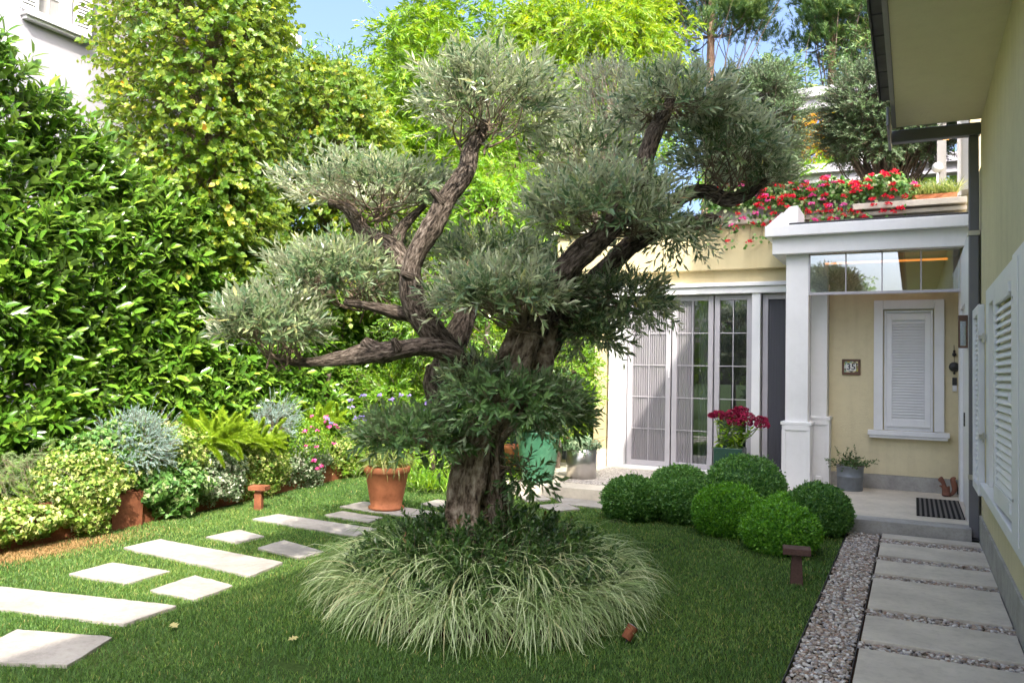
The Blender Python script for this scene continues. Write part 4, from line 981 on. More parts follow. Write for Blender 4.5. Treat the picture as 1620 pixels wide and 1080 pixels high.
# foxtail ferns
def foxtail(lb, c, n, lmin, lmax, seed, spread=.08):
    rt = plant('foxtail_fern', lb, 'foxtail fern', c, 'foxtail ferns in the raised bed'); G = Geo(); r = np.random.default_rng(seed)
    for q in range(n):
        az = r.uniform(0, 6.28); el = r.uniform(.0, 1.25); Ln = r.uniform(lmin, lmax); K = 9; t = np.linspace(0, 1, K)
        d = np.array([math.cos(el) * math.cos(az), math.cos(el) * math.sin(az), math.sin(el)])
        P = np.asarray(c) + np.array([r.normal() * .06, r.normal() * spread, 0]) + d * (Ln * t)[:, None] + np.array([0, 0, -1.]) * (Ln * .35 * t ** 2.2)[:, None] * math.cos(el)
        G.tube(P, .003, 4, 0, False, rnd=.2)
        m_ = int(640 * Ln / .45); u = r.random(m_) * .93 + .07; ii = u * (K - 1); i0 = np.minimum(ii.astype(int), K - 2); f = (ii - i0)[:, None]
        Pos = P[i0] * (1 - f) + P[i0 + 1] * f; T = unit(P[i0 + 1] - P[i0]); rd = unit(np.cross(T, r.normal(size=(m_, 3))))
        prof = np.minimum(1, (1 - u) * 4) * np.minimum(1, u * 5)
        G.leaves(Pos, rd * .85 + T * .6, T, .040 * (.45 + .6 * prof) * r.uniform(.8, 1.2, m_), .0065, LANCE, 0, np.clip(r.beta(2, 2, m_) + .15 * (u - .5), 0, 1))
    adopt(rt, G.build('fronds', M['foxtail_leaf']))
foxtail('large yellow green foxtail fern with plumed fronds beside the blue juniper', (-7.0, 6.62, .72), 84, .30, .58, 51, .20)
foxtail('yellow green foxtail fern next to the largest one, spilling over the variegated ivy', (-7.08, 7.25, .66), 54, .28, .52, 54, .18)
foxtail('smaller yellow green foxtail fern behind the pink flowers', (-7.45, 8.9, .78), 40, .3, .5, 52, .15)
foxtail('foxtail fern fronds at the far end of the bed near the terracotta pot', (-7.6, 10.0, .55), 20, .35, .5, 53)

# pink flowering plant
def blossoms(G, P, r, mi, n=14, s=.02):
    m_ = len(P); C = np.repeat(P, n, 0); d = rdir(m_ * n); d[:, 2] = np.abs(d[:, 2]) * .8 + .05
    G.leaves(C + d * r * rng.uniform(.3, 1, (m_ * n, 1)), d + rng.normal(size=d.shape) * .6, rng.normal(size=d.shape), s, s * .9, HEART, mi, np.repeat(rng.random(m_), n) * .6 + rng.random(m_ * n) * .4)
def blooms(root, name, P, r, mat, n=14, s=.02):
    for p in P:
        G = Geo(); blossoms(G, np.array([p]), r, 0, n, s); adopt(root, G.build(name, M[mat]))
rt = plant('impatiens', 'small leaved plant dotted with pink flowers in the raised bed', 'flowers', (-7.2, 8.2, .4)); G = Geo()
shell(G, 2600, (-7.15, 8.2, .66), (.30, .48, .30), .032, .02, OVAL, 0, .4, -.8, 61, .2, 3)
P, N, d = ell_points(26, (-7.15, 8.2, .66), (.32, .5, .32), .03, -.4, 62, .2, 3); P = P[P[:, 0] > -7.25]
blooms(rt, 'flower', P, .018, 'pink_petal', 7, .026); adopt(rt, G.build('foliage', [M['bright_leaf']]))
rt = plant('geranium', 'trailing magenta geranium sprig hanging over the bed wall', 'flowers', (-7.1, 8.25, .3)); G = Geo(); G2 = Geo()
P = np.array([on((497, 730), X=-6.95), on((503, 742), X=-6.95), on((509, 738), X=-6.95), on((495, 729), X=-6.98)])
blooms(rt, 'flower', P, .03, 'pink_petal', 22, .022); shell(G, 60, (-7.05, 8.25, .42), (.1, .14, .12), .05, .05, HEART, 0)
adopt(rt, G.build('foliage', [M['ivy_leaf']]))

# ================================================================== HEDGE AND TREES BEHIND IT
def hedge_top(y): return np.interp(y, [-4, 3.2, 4.1, 4.6, 5.1, 5.8, 6.4, 7.5, 9, 11, 13], [4.6, 4.9, 4.7, 4.4, 4.2, 3.8, 3.5, 3.3, 3.2, 3.1, 3.0])
hedge = thing('laurel_hedge', 'tall glossy green laurel hedge along the left side of the garden', 'hedge', (-7.8, 6, .3))
sn = SN(5, 1.7); sn2 = SN(6, 4)
for part_i, (ya, yb, n) in enumerate(((1.6, 11.3, 4100), (-5.0, 1.6, 900))):
    G = Geo()
    for lay, fr in ((0, 1.0), (.16, .8), (.34, .6), (.56, .6)):
        m_ = int(n * fr); y = rng.uniform(ya, yb, m_); z = .28 + (hedge_top(y) - .28) * rng.random(m_) ** .95
        top = z / hedge_top(y)
        x = -7.62 - lay + .16 * sn(np.stack([y * 0, y, z], -1)) + .10 * sn2(np.stack([y * 0, y, z], -1)) - .25 * np.clip(top - .7, 0, 1) + np.where(y > 8, -(y - 8) * .12, 0)
        B = np.stack([x, y, z], -1)
        D = unit(np.stack([rng.uniform(.3, 1.1, m_), rng.normal(size=m_) * .45 - .15, rng.uniform(-.1, .9, m_) + top * .25], -1))
        shoots(G, B, D, rng.uniform(.14, .27, m_), 7, .150, .060, 62, OVAL, 0, 1, .0035, up=.55, droop=.1, spiral=True, lj=.35)
    adopt(hedge, G.build('foliage', [M['laurel_leaf'], M['twig']], smooth=True))
g = Geo()
for y in np.arange(-4.5, 11, .55):
    limb(g, [(-8.0 + rng.normal() * .1, y, -.1, .045), (-8.0 + rng.normal() * .15, y + rng.normal() * .1, 1.2, .035), (-7.95 + rng.normal() * .15, y + rng.normal() * .2, float(hedge_top(y)) * .75, .015)], .12, 8, .05, int(y * 10) + 900)
adopt(hedge, g.build('stems', M['tree_bark'], smooth=True))

def tree_trunk(pts, root, name='trunk', mat='tree_bark', seed=1, seg=14, extra=()):
    g = Geo(); limb(g, pts, .12, seg, .08, seed)
    for q, e in enumerate(extra): limb(g, e, .10, max(7, seg - 5), .08, seed + q + 1)
    return adopt(root, g.build(name, M[mat], smooth=True))

def linden(lb, c, rx, z0, z1, n, seed, taper=.55):
    rt = thing('linden_tree', lb, 'tree', (c[0], c[1], 0), 'columnar lindens behind the hedge'); G = Geo(); r = np.random.default_rng(seed); sn = SN(seed, 1.6)
    u = r.random(n); z = z0 + (z1 - z0) * u; th = r.uniform(0, 6.283, n); prof = np.minimum(1, (1 - u) * 2.2 + .12) ** taper * np.minimum(1, u * 3 + .55)
    q = 1 + .40 * sn(np.stack([np.cos(th), np.sin(th), z * .8], -1)); rr = rx * prof * q * (1 - .6 * r.random(n) ** 1.7)
    B = np.stack([c[0] + rr * np.cos(th), c[1] + rr * np.sin(th), z], -1)
    D = np.stack([np.cos(th), np.sin(th), r.uniform(-.2, .9, n)], -1) + r.normal(size=(n, 3)) * .35
    shoots(G, B, D, r.uniform(.18, .36, n), 9, .072, .062, 70, HEART, 0, 1, .003, up=.6, droop=.35, spiral=False)
    ctr = np.stack([np.full(n, c[0]), np.full(n, c[1]), z - .35], -1)
    s = r.random(n) < .15; G.twigs(ctr[s], B[s], .006, .003, 1, K=4)
    adopt(rt, G.build('crown', [M['linden_leaf'], M['twig']]))
    tree_trunk([(c[0], c[1], -.1, .07), (c[0] + .03, c[1], z0, .06), (c[0] - .02, c[1] + .03, (z0 + z1) / 2, .035), (c[0], c[1], z1 - .1, .01)], rt, seed=seed)
linden('tall columnar linden with lime green leaves in front of the white house', (-8.1, 7.3), .98, 2.2, 8.8, 6000, 71)
linden('shorter yellowish linden right of the tall one', (-8.2, 9.75), 1.1, 2.4, 6.25, 3900, 72)

# dark evergreen shoots between the two lindens
rt = thing('evergreen_tree', 'dark green upright evergreen between the two lindens', 'tree', (-8.4, 8.2, 0)); G = Geo(); n = 700
u = rng.random(n); P = np.stack([rng.normal(-8.4, .35, n), rng.normal(7.9, .7, n), 2.5 + 3.6 * u], -1)
shoots(G, P, np.stack([rng.normal(size=n) * .4 + .3, rng.normal(size=n) * .4, np.full(n, 1.)], -1), rng.uniform(.2, .4, n), 16, .05, .018, 50, OVAL, 0, 1, .003, spiral=True)
adopt(rt, G.build('crown', [M['dark_leaf'], M['twig']])); tree_trunk([(-8.4, 8, -.1, .08), (-8.4, 8, 3, .06), (-8.4, 7.9, 6.4, .01)], rt)

# feathery bamboo
def bamboo(lb, c, rad, z0, z1, n, seed):
    rt = thing('bamboo_clump', lb, 'bamboo', (c[0], c[1], 0)); r = np.random.default_rng(seed); G = Geo(); g = Geo(); tips = []
    nc = 46
    for q in range(nc):
        a_ = r.uniform(0, 6.28); rr = rad * math.sqrt(r.random()); b = np.array([c[0] + .55 * rr * math.cos(a_), c[1] + .55 * rr * math.sin(a_), -.1])
        h = z0 + (z1 - z0) * (1 - .45 * (rr / rad) ** 2) * r.uniform(.85, 1.05)
        lean = np.array([math.cos(a_), math.sin(a_)]) * rr * .75
        t = np.linspace(0, 1, 14); C = b + np.stack([lean[0] * t ** 2.2, lean[1] * t ** 2.2, h * t - .5 * (rr / rad) * t ** 6], -1)
        g.tube(C, np.linspace(.022, .004, 14), 6); tips.append(C)
    C = np.array(tips); m_ = n; ci = r.integers(0, nc, m_); tt = 1 - .80 * r.random(m_) ** 1.35; ii = tt * 13; i0 = np.minimum(ii.astype(int), 12); f = (ii - i0)[:, None]
    P = C[ci, i0] * (1 - f) + C[ci, i0 + 1] * f; P = P + r.normal(size=P.shape) * np.array([.12, .12, .1])
    D = unit(r.normal(size=P.shape) * np.array([1, 1, .5]) + np.array([0, 0, .25]))
    shoots(G, P, D, r.uniform(.25, .6, m_), 12, .16, .042, 48, LANCE, 0, 1, .003, up=.5, droop=.4, spiral=True)
    adopt(rt, G.build('foliage', [M['bamboo_leaf'], M['greenstem']])); adopt(rt, g.build('culms', M['greenstem'], smooth=True))
for (px_, dep_, r_, zt_, n_, sd_, lb_) in ((705, 16.0, 2.0, 9.7, 9000, 81, 'big feathery bright green bamboo clump behind the top olive crown'), (840, 17.0, 2.0, 9.0, 8000, 82, 'feathery bamboo clump right of the biggest one'), (612, 14.5, .95, 6.3, 3400, 83, 'slim feathery bamboo clump beside the second linden')):
    c = at_depth(px_, 150, dep_); bamboo(lb_, (c[0], c[1]), r_, 1, zt_, n_, sd_)

# drooping yellow-green tree
def clumptree(name, lb, c, rad, ncl, per, clr, mat, L, W, tm, seed, trunk, droop=.5, zmin=-.3, splay=60, K=10, cat='tree', sl=(.25, .5), bark='tree_bark', group=None, flat=.7, upd=.0, tw=.018):
    rt = thing(name, lb, cat, (c[0], c[1], 0), group); r = np.random.default_rng(seed); G = Geo()
    cc, N, d = ell_points(ncl, c, rad, .35, zmin, seed, .2, 2)
    P = np.repeat(cc, per, 0); off = rdir(len(P)) * np.array([1, 1, flat]) * clr * (r.random((len(P), 1)) ** .5)
    D = unit(np.repeat(N, per, 0) * .6 + off / clr + np.array([0, 0, upd]) + r.normal(size=P.shape) * .3)
    shoots(G, P + off, D, r.uniform(*sl, len(P)), K, L, W, splay, tm, 0, 1, .003, up=.5, droop=droop, spiral=True)
    if trunk:
        top = np.array(trunk[-1][:3]); s = np.linspace(.35, 1, 5)
        tp_ = np.array([p[:3] for p in trunk]); src = tp_[r.integers(max(1, len(tp_) - 2), len(tp_), ncl)]
        G.twigs(src, cc, tw, tw * .3, 2, K=5, seg=5, sag=.0)
    adopt(rt, G.build('crown', [M[mat], M['twig'], M[bark]]))
    if trunk: tree_trunk(trunk, rt, mat=bark, seed=seed)
    return rt
c = at_depth(915, 130, 18.0)
clumptree('broadleaf_tree', 'drooping yellow green tree with layered foliage right of the bamboo', c, (2.1, 2.0, 1.6), 150, 24, .5, 'locust_leaf', .15, .045, OVAL, 91,
          [(c[0], c[1], -.1, .16), (c[0], c[1], 3, .13), (c[0] + .1, c[1], c[2] - .6, .08), (c[0], c[1], c[2] + .5, .03)], droop=.7, splay=50, K=10, flat=.5)
# silvery tree blurred behind the olive
c = at_depth(958, 190, 13.4)
clumptree('silver_tree', 'pale silvery leaved tree blurred behind the right olive limbs', c, (.62, .62, .95), 45, 16, .25, 'olive_leaf_far', .055, .013, LANCE, 92,
          [(c[0], c[1], -.1, .08), (c[0], c[1], 3, .07), (c[0], c[1], c[2], .03)], droop=.1, K=16, sl=(.15, .3), upd=.4)
# dark shaded shrub and yellow shrub seen between the olive limbs
c = at_depth(835, 290, 14.2)
clumptree('cypress_shrub', 'dense dark green shrub in shade between the olive limbs', c, (1.15, .8, 1.6), 60, 18, .4, 'bright_leaf', .09, .014, LANCE, 93,
          [(c[0], c[1], -.1, .08), (c[0], c[1], c[2], .03)], droop=.3, K=14, cat='shrub')
c = at_depth(775, 345, 11.8)
clumptree('loquat_shrub', 'bright yellow green broad leaved shrub left of the olive trunk fork', c, (.75, .6, .75), 45, 12, .25, 'bright_leaf', .11, .038, OVAL, 94,
          [(c[0], c[1], -.1, .05), (c[0], c[1], c[2], .02)], droop=.5, K=9, cat='shrub', sl=(.15, .3))
c = at_depth(690, 480, 12.0)
clumptree('viburnum_shrub', 'sunlit glossy shrub filling the gap under the left olive limbs', c, (1.1, .6, 1.1), 80, 12, .25, 'laurel_leaf', .09, .036, OVAL, 95,
          [(c[0], c[1], -.1, .05), (c[0], c[1], c[2], .02)], droop=.2, K=9, cat='shrub', zmin=-1, sl=(.15, .3))
c = at_depth(640, 640, 12.0)
clumptree('privet_shrub', 'sunlit light green shrub behind the violet flowers', (c[0], c[1], .75), (1.5, .5, .8), 80, 12, .25, 'bright_leaf', .08, .03, OVAL, 96,
          None, droop=.2, K=9, cat='shrub', zmin=-.6, sl=(.15, .28))
c = at_depth(885, 600, 12.2)
clumptree('camellia_shrub', 'bright sunlit shrub right of the olive trunk', (c[0], c[1], 1.45), (.55, .45, .75), 46, 12, .2, 'bright_leaf', .075, .03, OVAL, 97,
          [(c[0], c[1], 0, .04), (c[0], c[1], 1.5, .02)], droop=.2, K=9, cat='shrub', zmin=-1, sl=(.12, .25))
c = at_depth(905, 450, 13.6)
clumptree('bay_shrub', 'shaded green shrub behind the right olive fork', (c[0], c[1], 2.4), (.8, .5, 1.3), 60, 12, .25, 'laurel_leaf', .085, .03, OVAL, 98,
          [(c[0], c[1], 0, .05), (c[0], c[1], 2.4, .02)], droop=.2, K=9, cat='shrub', zmin=-1, sl=(.12, .25))
# low leafy plants at the end of the lawn
for q, (px, py, s_, lb) in enumerate(((680, 760, .30, 'low strappy green perennial between terracotta pot and olive trunk'), (815, 755, .28, 'low yellow green perennial left of the green glazed pot'), (540, 735, .30, 'low leafy perennial at the bed end left of the terracotta pot'))):
    c = on((px, py + 18), Z=0); rt = thing('perennial', lb, 'plant', tuple(c)); G = Geo(); n = 90
    B = c + rng.normal(size=(n, 3)) * np.array([s_ * .8, s_ * .5, 0]); B[:, 2] = .02
    shoots(G, B, rng.normal(size=(n, 3)) * .35 + np.array([0, 0, 1]), rng.uniform(.15, .40, n), 8, .10, .022, 45, OVAL, 0, 1, .003, droop=.3, spiral=True)
    adopt(rt, G.build('foliage', [M['bright_leaf'], M['greenstem']]))

# pines far behind
def pine(lb, base, top, crown_c, rad, ncl, seed, limbs):
    rt = thing('pine_tree', lb, 'tree', (base[0], base[1], 0), 'tall pines behind the roof terrace'); r = np.random.default_rng(seed); G = Geo()
    cc, N, d = ell_points(ncl, crown_c, rad, .55, -.7, seed, .25, 2)
    P = np.repeat(cc, 60, 0); off = rdir(len(P)) * np.array([.55, .55, .3]) * (r.random((len(P), 1)) ** .5)
    D = unit(off + np.array([0, 0, .5]) + r.normal(size=P.shape) * .2)
    shoots(G, P + off, D, .22, 14, .16, .028, 48, LANCE, 0, None, up=.3, spiral=True)
    tr_ = [(*(np.array(base) + (np.array(top) - np.array(base)) * t_ + np.array([.25 * math.sin(3 * t_ + seed), 0, 0])), .24 * (1 - t_) + .07) for t_ in np.linspace(0, 1, 6)]
    T_ = np.array([q_[:3] for q_ in tr_]); src = T_[r.integers(3, 6, ncl)] * 1.0
    G.twigs(src, cc, .025, .008, 1, K=6, seg=5, sag=.25)
    adopt(rt, G.build('crown', [M['pine_leaf'], M['tree_bark']]))
    tree_trunk(tr_, rt, mat='pine_bark', seed=seed, seg=16)
b1 = at_depth(1140, 130, 27); t1 = at_depth(1118, -90, 27)
pine('slim pine with open crown and orange bark, left of the two', (b1[0], b1[1], 0), t1, at_depth(1105, 5, 27), (3.0, 2.2, 2.3), 80, 111, None)
b2 = at_depth(1322, 110, 26); t2 = at_depth(1300, -80, 26)
pine('thicker pine with pinkish bark beside the grey roof edge, right of the two', (b2[0], b2[1], 0), t2, at_depth(1345, 10, 26), (1.9, 1.9, 2.6), 70, 112, None)
# far greenery closing the view
for q, (px, py, dep, rx, rz, mat, lb) in enumerate(((1020, 190, 24, 1.2, 1.2, 'bright_leaf', 'distant mid green tree under the left pine'),
        (1225, 150, 21, .8, .7, 'pine_leaf', 'distant dark tree between the two pines'), (1300, 235, 19.5, 1.6, .75, 'orange_leaf', 'shrub with yellow and orange autumn leaves behind the roof terrace'),
        (1390, 312, 18, 2.4, .55, 'bright_leaf', 'sunlit yellow green shrub line behind the terrace planters'), (535, 200, 20, 1.8, 1.6, 'laurel_leaf', 'distant green tree behind the second linden'),
        (1200, 300, 17, 1.0, .8, 'bright_leaf', 'sunlit shrub behind the left end of the geraniums'), (1395, 110, 25, 1.5, 2.0, 'pine_leaf', 'distant dark conifer beside the grey eave'))):
    c = at_depth(px, py, dep)
    clumptree('background_tree', lb, c, (rx, rx * .8, rz), int(34 * rx), 14, .5, mat, .16, .05, OVAL, 120 + q, [(c[0], c[1], 0, .1), (c[0], c[1], c[2], .03)], droop=.3, K=9, zmin=-.9, flat=.8)

for q, (x_, y_, z_, rx, rz, lb) in enumerate(((-6.5, -9, 3.2, 2.4, 2.4, 'rounded garden tree behind the viewer by the hedge'), (-2.6, -14, 3.0, 2.0, 2.6, 'rounded garden tree behind the viewer at the garden end'))):
    clumptree('garden_tree', lb, (x_, y_, z_), (rx, rx, rz), 70, 12, .5, 'laurel_leaf', .16, .06, OVAL, 180 + q, [(x_, y_, -.1, .12), (x_, y_, z_, .05)], K=8, zmin=-.9)
# ================================================================== LEFT NEIGHBOUR HOUSE
nb = thing('neighbour_house', 'pale neighbouring house with shuttered window above the hedge', 'house', (-11, 6, 0))
def npart(name, mat, bl, bevel=.004):
    return adopt(nb, boxes(name, mat, bl, None, bevel))
NX = -10.0
npart('wall', M['whitewall'], [(-16, NX, -8, 10.3, 0, 7.2)], 0)
npart('eave', M['white'], [(-16.3, NX + .35, -8.3, 10.7, 7.2, 7.42), (-16.2, NX + .16, -8.2, 10.5, 7.05, 7.1995)], .01)
nw = npart('window_frame', M['white'], [(NX, NX + .03, 6.19, 6.22, 6.02, 7.1), (NX, NX + .03, 6.50, 6.66, 6.02, 7.1), (NX + .004, NX + .022, 6.345, 6.36, 6.02, 7.1), (NX + .005, NX + .021, 6.22, 6.5, 6.30, 6.312), (NX + .005, NX + .021, 6.22, 6.5, 6.68, 6.692)], .003)
q = npart('pane', M['fascia_grey'], [(NX + .001, NX + .006, 6.2205, 6.4995, 6.02, 7.1)], 0); sub(q, nw)
q = npart('sill', M['white'], [(NX - .02, NX + .13, 6.00, 6.86, 5.93, 6.015), (NX - .02, NX + .09, 6.03, 6.83, 5.89, 5.929)], .006); sub(q, nw)
for y0, xd in ((6.17, (.03, -1)), (6.665, (.03, 1))):
    s_ = shutter('shutter', .235, 1.15, .045, rail=.035); 
    x = np.array([xd[0], xd[1], 0.]); x /= np.linalg.norm(x)
    if xd[1] < 0:
        place(s_, (NX + .075, y0 - .235, 5.98), (.0, 1.0))
    else: place(s_, (NX + .06, y0, 5.98), (.10, 1.0))
    s_.parent = nb; s_.matrix_parent_inverse = Matrix.Translation(nb.location).inverted()

# white building with balcony bands beyond the terrace
ob = thing('distant_house', 'white house with pale balcony bands seen behind the terrace trees', 'house', (0, 18, 0))
adopt(ob, boxes('balcony_band', M['whitewall'], [(-3.4, 3, 17.2, 17.5, 7.1, 7.55), (-3.4, 3, 17.1, 17.2, 7.32, 7.345)], None, .02))
adopt(ob, boxes('balcony_band', M['whitewall'], [(-3.4, 3, 17.2, 17.5, 5.55, 5.95), (-3.4, 3, 17.1, 17.2, 5.74, 5.76)], None, .02))
adopt(ob, boxes('wall', M['whitewall'], [(1.2, 6, 17.5, 24, 0, 9)], None, 0)); adopt(ob, boxes('balcony_post', M['white'], [(-3.35, -3.2, 17.25, 17.45, 0, 7.1), (-1.0, -.85, 17.25, 17.45, 0, 7.1)], None, .01))

# ================================================================== POTS
def pot(name, lb, cat, c, prof, mat, group=None, soil_r=.0, soil_z=0, seg=40):
    rt = thing(name, lb, cat, tuple(c), group); g = Geo(); g.lathe(prof, c, seg); adopt(rt, g.build('body', mat, smooth=True))
    if soil_r:
        g = Geo(); g.lathe([(soil_r, soil_z), (.001, soil_z + .012)], c, 24); adopt(rt, g.build('potting_soil', M['soil']))
    return rt
# terracotta pot
c = np.array([-5.33, 7.52, .022])
pot('terracotta_pot', 'sunlit terracotta pot standing on a stepping stone left of the olive', 'plant pot', c,
    [(.001, 0), (.185, 0), (.20, .012), (.20, .03), (.172, .035), (.19, .12), (.215, .26), (.238, .40), (.255, .41), (.262, .43), (.262, .47), (.25, .482), (.232, .478), (.228, .42), (.001, .42)], M['terracotta'], None, .226, .425)
rt = thing('agapanthus', 'strap leaved plant with violet flower heads growing in the terracotta pot', 'flowers', (c[0], c[1], .44))
n = 210; az = rng.uniform(0, 6.28, n)
G_, o = sedge((c[0], c[1], .46), 230, .28, .52, None, 801, 'leaves', 'strap_leaf', .014); adopt(rt, o)
G2 = Geo(); g3 = Geo(); n = 34
hd = np.stack([c[0] + rng.normal(size=n) * .30 + .0, c[1] + rng.normal(size=n) * .18, rng.uniform(.88, 1.30, n)], -1)
blooms(rt, 'flower_head', hd, .030, 'violet_petal', 13, .022); g3.twigs(np.repeat([[c[0], c[1], .46]], n, 0) + rng.normal(size=(n, 3)) * .04, hd, .004, .003, 0, K=5)
adopt(rt, g3.build('stalks', M['greenstem']))
# jade pot
c = np.array([-4.46, 9.72, ZT])
rt = thing('glazed_pot', 'large jade green glazed pot with diamond relief on the terrace corner', 'plant pot', tuple(c))
g = Geo(); seg = 72; zz = np.linspace(0, .62, 40); prof = [(.001, 0)] + [(.20 + .075 * math.sin(min(1, z / .62) * 1.35), z) for z in zz] + [(.288, .64), (.288, .665), (.265, .67), (.255, .6), (.001, .6)]
g.lathe(prof, c, seg); V = g.V[0]; d = V[:, :2] - c[:2]; rr = np.linalg.norm(d, axis=1); th = np.arctan2(d[:, 1], d[:, 0]); zl = V[:, 2] - c[2]
rel = .007 * np.clip(1 - 5 * np.minimum(np.abs(np.sin(6 * th + 9 * zl)), np.abs(np.sin(6 * th - 9 * zl))), 0, 1) * ((zl > .03) & (zl < .61) & (rr > .19))
V[:, :2] += d / np.maximum(rr, .01)[:, None] * rel[:, None]; adopt(rt, g.build('body', M['jade'], smooth=True))
cc = (c[0], c[1] + .05, 1.35)
clumptree('pot_shrub', 'dark leaved shrub with a few pink blooms growing in the jade pot', cc, (.42, .38, .55), 34, 9, .15, 'dark_leaf', .085, .034, OVAL, 131, [(c[0], c[1], .7, .02), (c[0], c[1], 1.3, .012)], droop=.3, K=9, cat='shrub', zmin=-1, sl=(.1, .2))
rt = thing('camellia_blooms', 'few small pink blooms on the dark shrub in the jade pot', 'flowers', (cc[0], cc[1], 1.3)); blooms(rt, 'flower', np.array([on((878, 640), Y=9.4), on((882, 655), Y=9.4), on((874, 652), Y=9.4), on((905, 640), Y=9.45)]), .018, 'pink_petal', 9, .022)
# second terracotta pot hidden behind jade one
c = np.array([-4.95, 10.1, ZT])
pot('terracotta_pot', 'small terracotta pot partly hidden at the left of the jade pot', 'plant pot', c, [(.001, 0), (.14, 0), (.19, .36), (.205, .37), (.205, .42), (.18, .42), (.175, .36), (.001, .36)], M['terracotta'])
# steel planter
c = np.array([-4.10, 10.38, ZT])
pot('steel_planter', 'round brushed steel planter on the terrace in front of the pilaster', 'plant pot', c, [(.001, 0), (.205, 0), (.205, .40), (.195, .405), (.19, .36), (.001, .36)], M['steel'], None, .19, .365)
rt = thing('succulent', 'pale green succulents spilling over the steel planter', 'succulent', (c[0], c[1], .5)); G = Geo()
shell(G, 900, (c[0], c[1], .58), (.24, .24, .13), .06, .03, OVAL, 0, .35, -.5, 141, .25, 3, hang=-.2, jit=.6)
P = np.array([[c[0] + .05, c[1] - .1, .6]] * 6) + rng.normal(size=(6, 3)) * .05
Q = np.array([on(p, Y=10.5) for p in ((960, 690), (955, 695), (966, 688), (940, 700), (895, 690), (915, 692))])
G.twigs(P, Q, .005, .003, 1, K=6, sag=.02, seg=5)
adopt(rt, G.build('foliage', [M['succulent'], M['orangestem']]))
# celosia planter
c = np.array([-2.28, 11.2, ZT])
rt = thing('green_planter', 'dark green square planter behind the largest box ball', 'plant pot', tuple(c)); g = Geo()
x0, x1, y0, y1 = c[0] - .16, c[0] + .22, c[1] - .15, c[1] + .2
g.box(x0, x1, y0, y0 + .03, ZT, .62); g.box(x0, x1, y1 - .03, y1, ZT, .62); g.box(x0, x0 + .03, y0 + .0305, y1 - .0305, ZT, .619); g.box(x1 - .03, x1, y0 + .0305, y1 - .0305, ZT, .619); g.box(x0 + .0305, x1 - .0305, y0 + .0305, y1 - .0305, ZT, .57)
adopt(rt, g.build('body', M['darkgreen'], bevel=.008))
rt = thing('celosia', 'celosia with velvety crimson flower heads in front of the glazed doors', 'flowers', (c[0], c[1], .6))
heads = [(1137, 655, .065), (1150, 660, .075), (1163, 668, .08), (1160, 655, .085), (1172, 650, .085), (1183, 660, .08), (1178, 668, .085), (1204, 664, .065), (1206, 672, .075), (1128, 657, .045)]
G = Geo(); G2 = Geo(); HP = []
for q, (px, py, r_) in enumerate(heads):
    p = on((px, py), Y=11.2 + .04 * math.sin(q * 2.1)); HP.append(p)
    d = ell_dirs(260, -.6); P = p + d * np.array([r_ * 1.1, r_, r_ * .62]) * (1 + .18 * SN(q, 5)(d))[:, None]
    G = Geo(); G.leaves(P, unit(d + rng.normal(size=d.shape) * .6), rng.normal(size=d.shape), .026, .022, HEART, 0); adopt(rt, G.build('flower_head', M['crimson']))
HP = np.array(HP); base = np.array([c[0] + .03, c[1], .60]) + rng.normal(size=HP.shape) * np.array([.08, .05, 0])
G2.twigs(base, HP, .010, .007, 1, K=5, seg=6)
t_ = rng.random(230); pi_ = rng.integers(0, len(HP), 230); P = base[pi_] + (HP - base)[pi_] * t_[:, None] * .92
d = unit(rng.normal(size=P.shape) * np.array([1, 1, .35])); G2.leaves(P, d + np.array([0, 0, -.25]), np.array([0, 0, 1.]) + d * .3, rng.uniform(.07, .13, 230), rng.uniform(.03, .05, 230), OVAL, 0)
adopt(rt, G2.build('foliage', [M['bright_leaf'], M['greenstem']]))
# zinc bucket
c = np.array([-.735, 11.33, ZT])
pot('zinc_pot', 'grey zinc bucket on the porch floor under the number plaque', 'plant pot', c, [(.001, 0), (.15, 0), (.155, .01), (.158, .17), (.164, .175), (.164, .185), (.16, .19), (.166, .30), (.174, .305), (.174, .318), (.166, .32), (.16, .29), (.001, .29)], M['zinc'], None, .16, .295)
rt = thing('potted_plant', 'straggly small leaved plant growing in the zinc bucket', 'plant', (c[0], c[1], .44)); G = Geo(); n = 46
B = np.repeat([[c[0], c[1], .45]], n, 0) + rng.normal(size=(n, 3)) * np.array([.07, .07, .01])
shoots(G, B, rng.normal(size=(n, 3)) * np.array([.75, .6, .3]) + np.array([0, 0, .75]), rng.uniform(.15, .42, n), 14, .034, .02, 65, OVAL, 0, 1, .003, droop=.3, spiral=True)
adopt(rt, G.build('foliage', [M['dark_leaf'], M['twig']]))

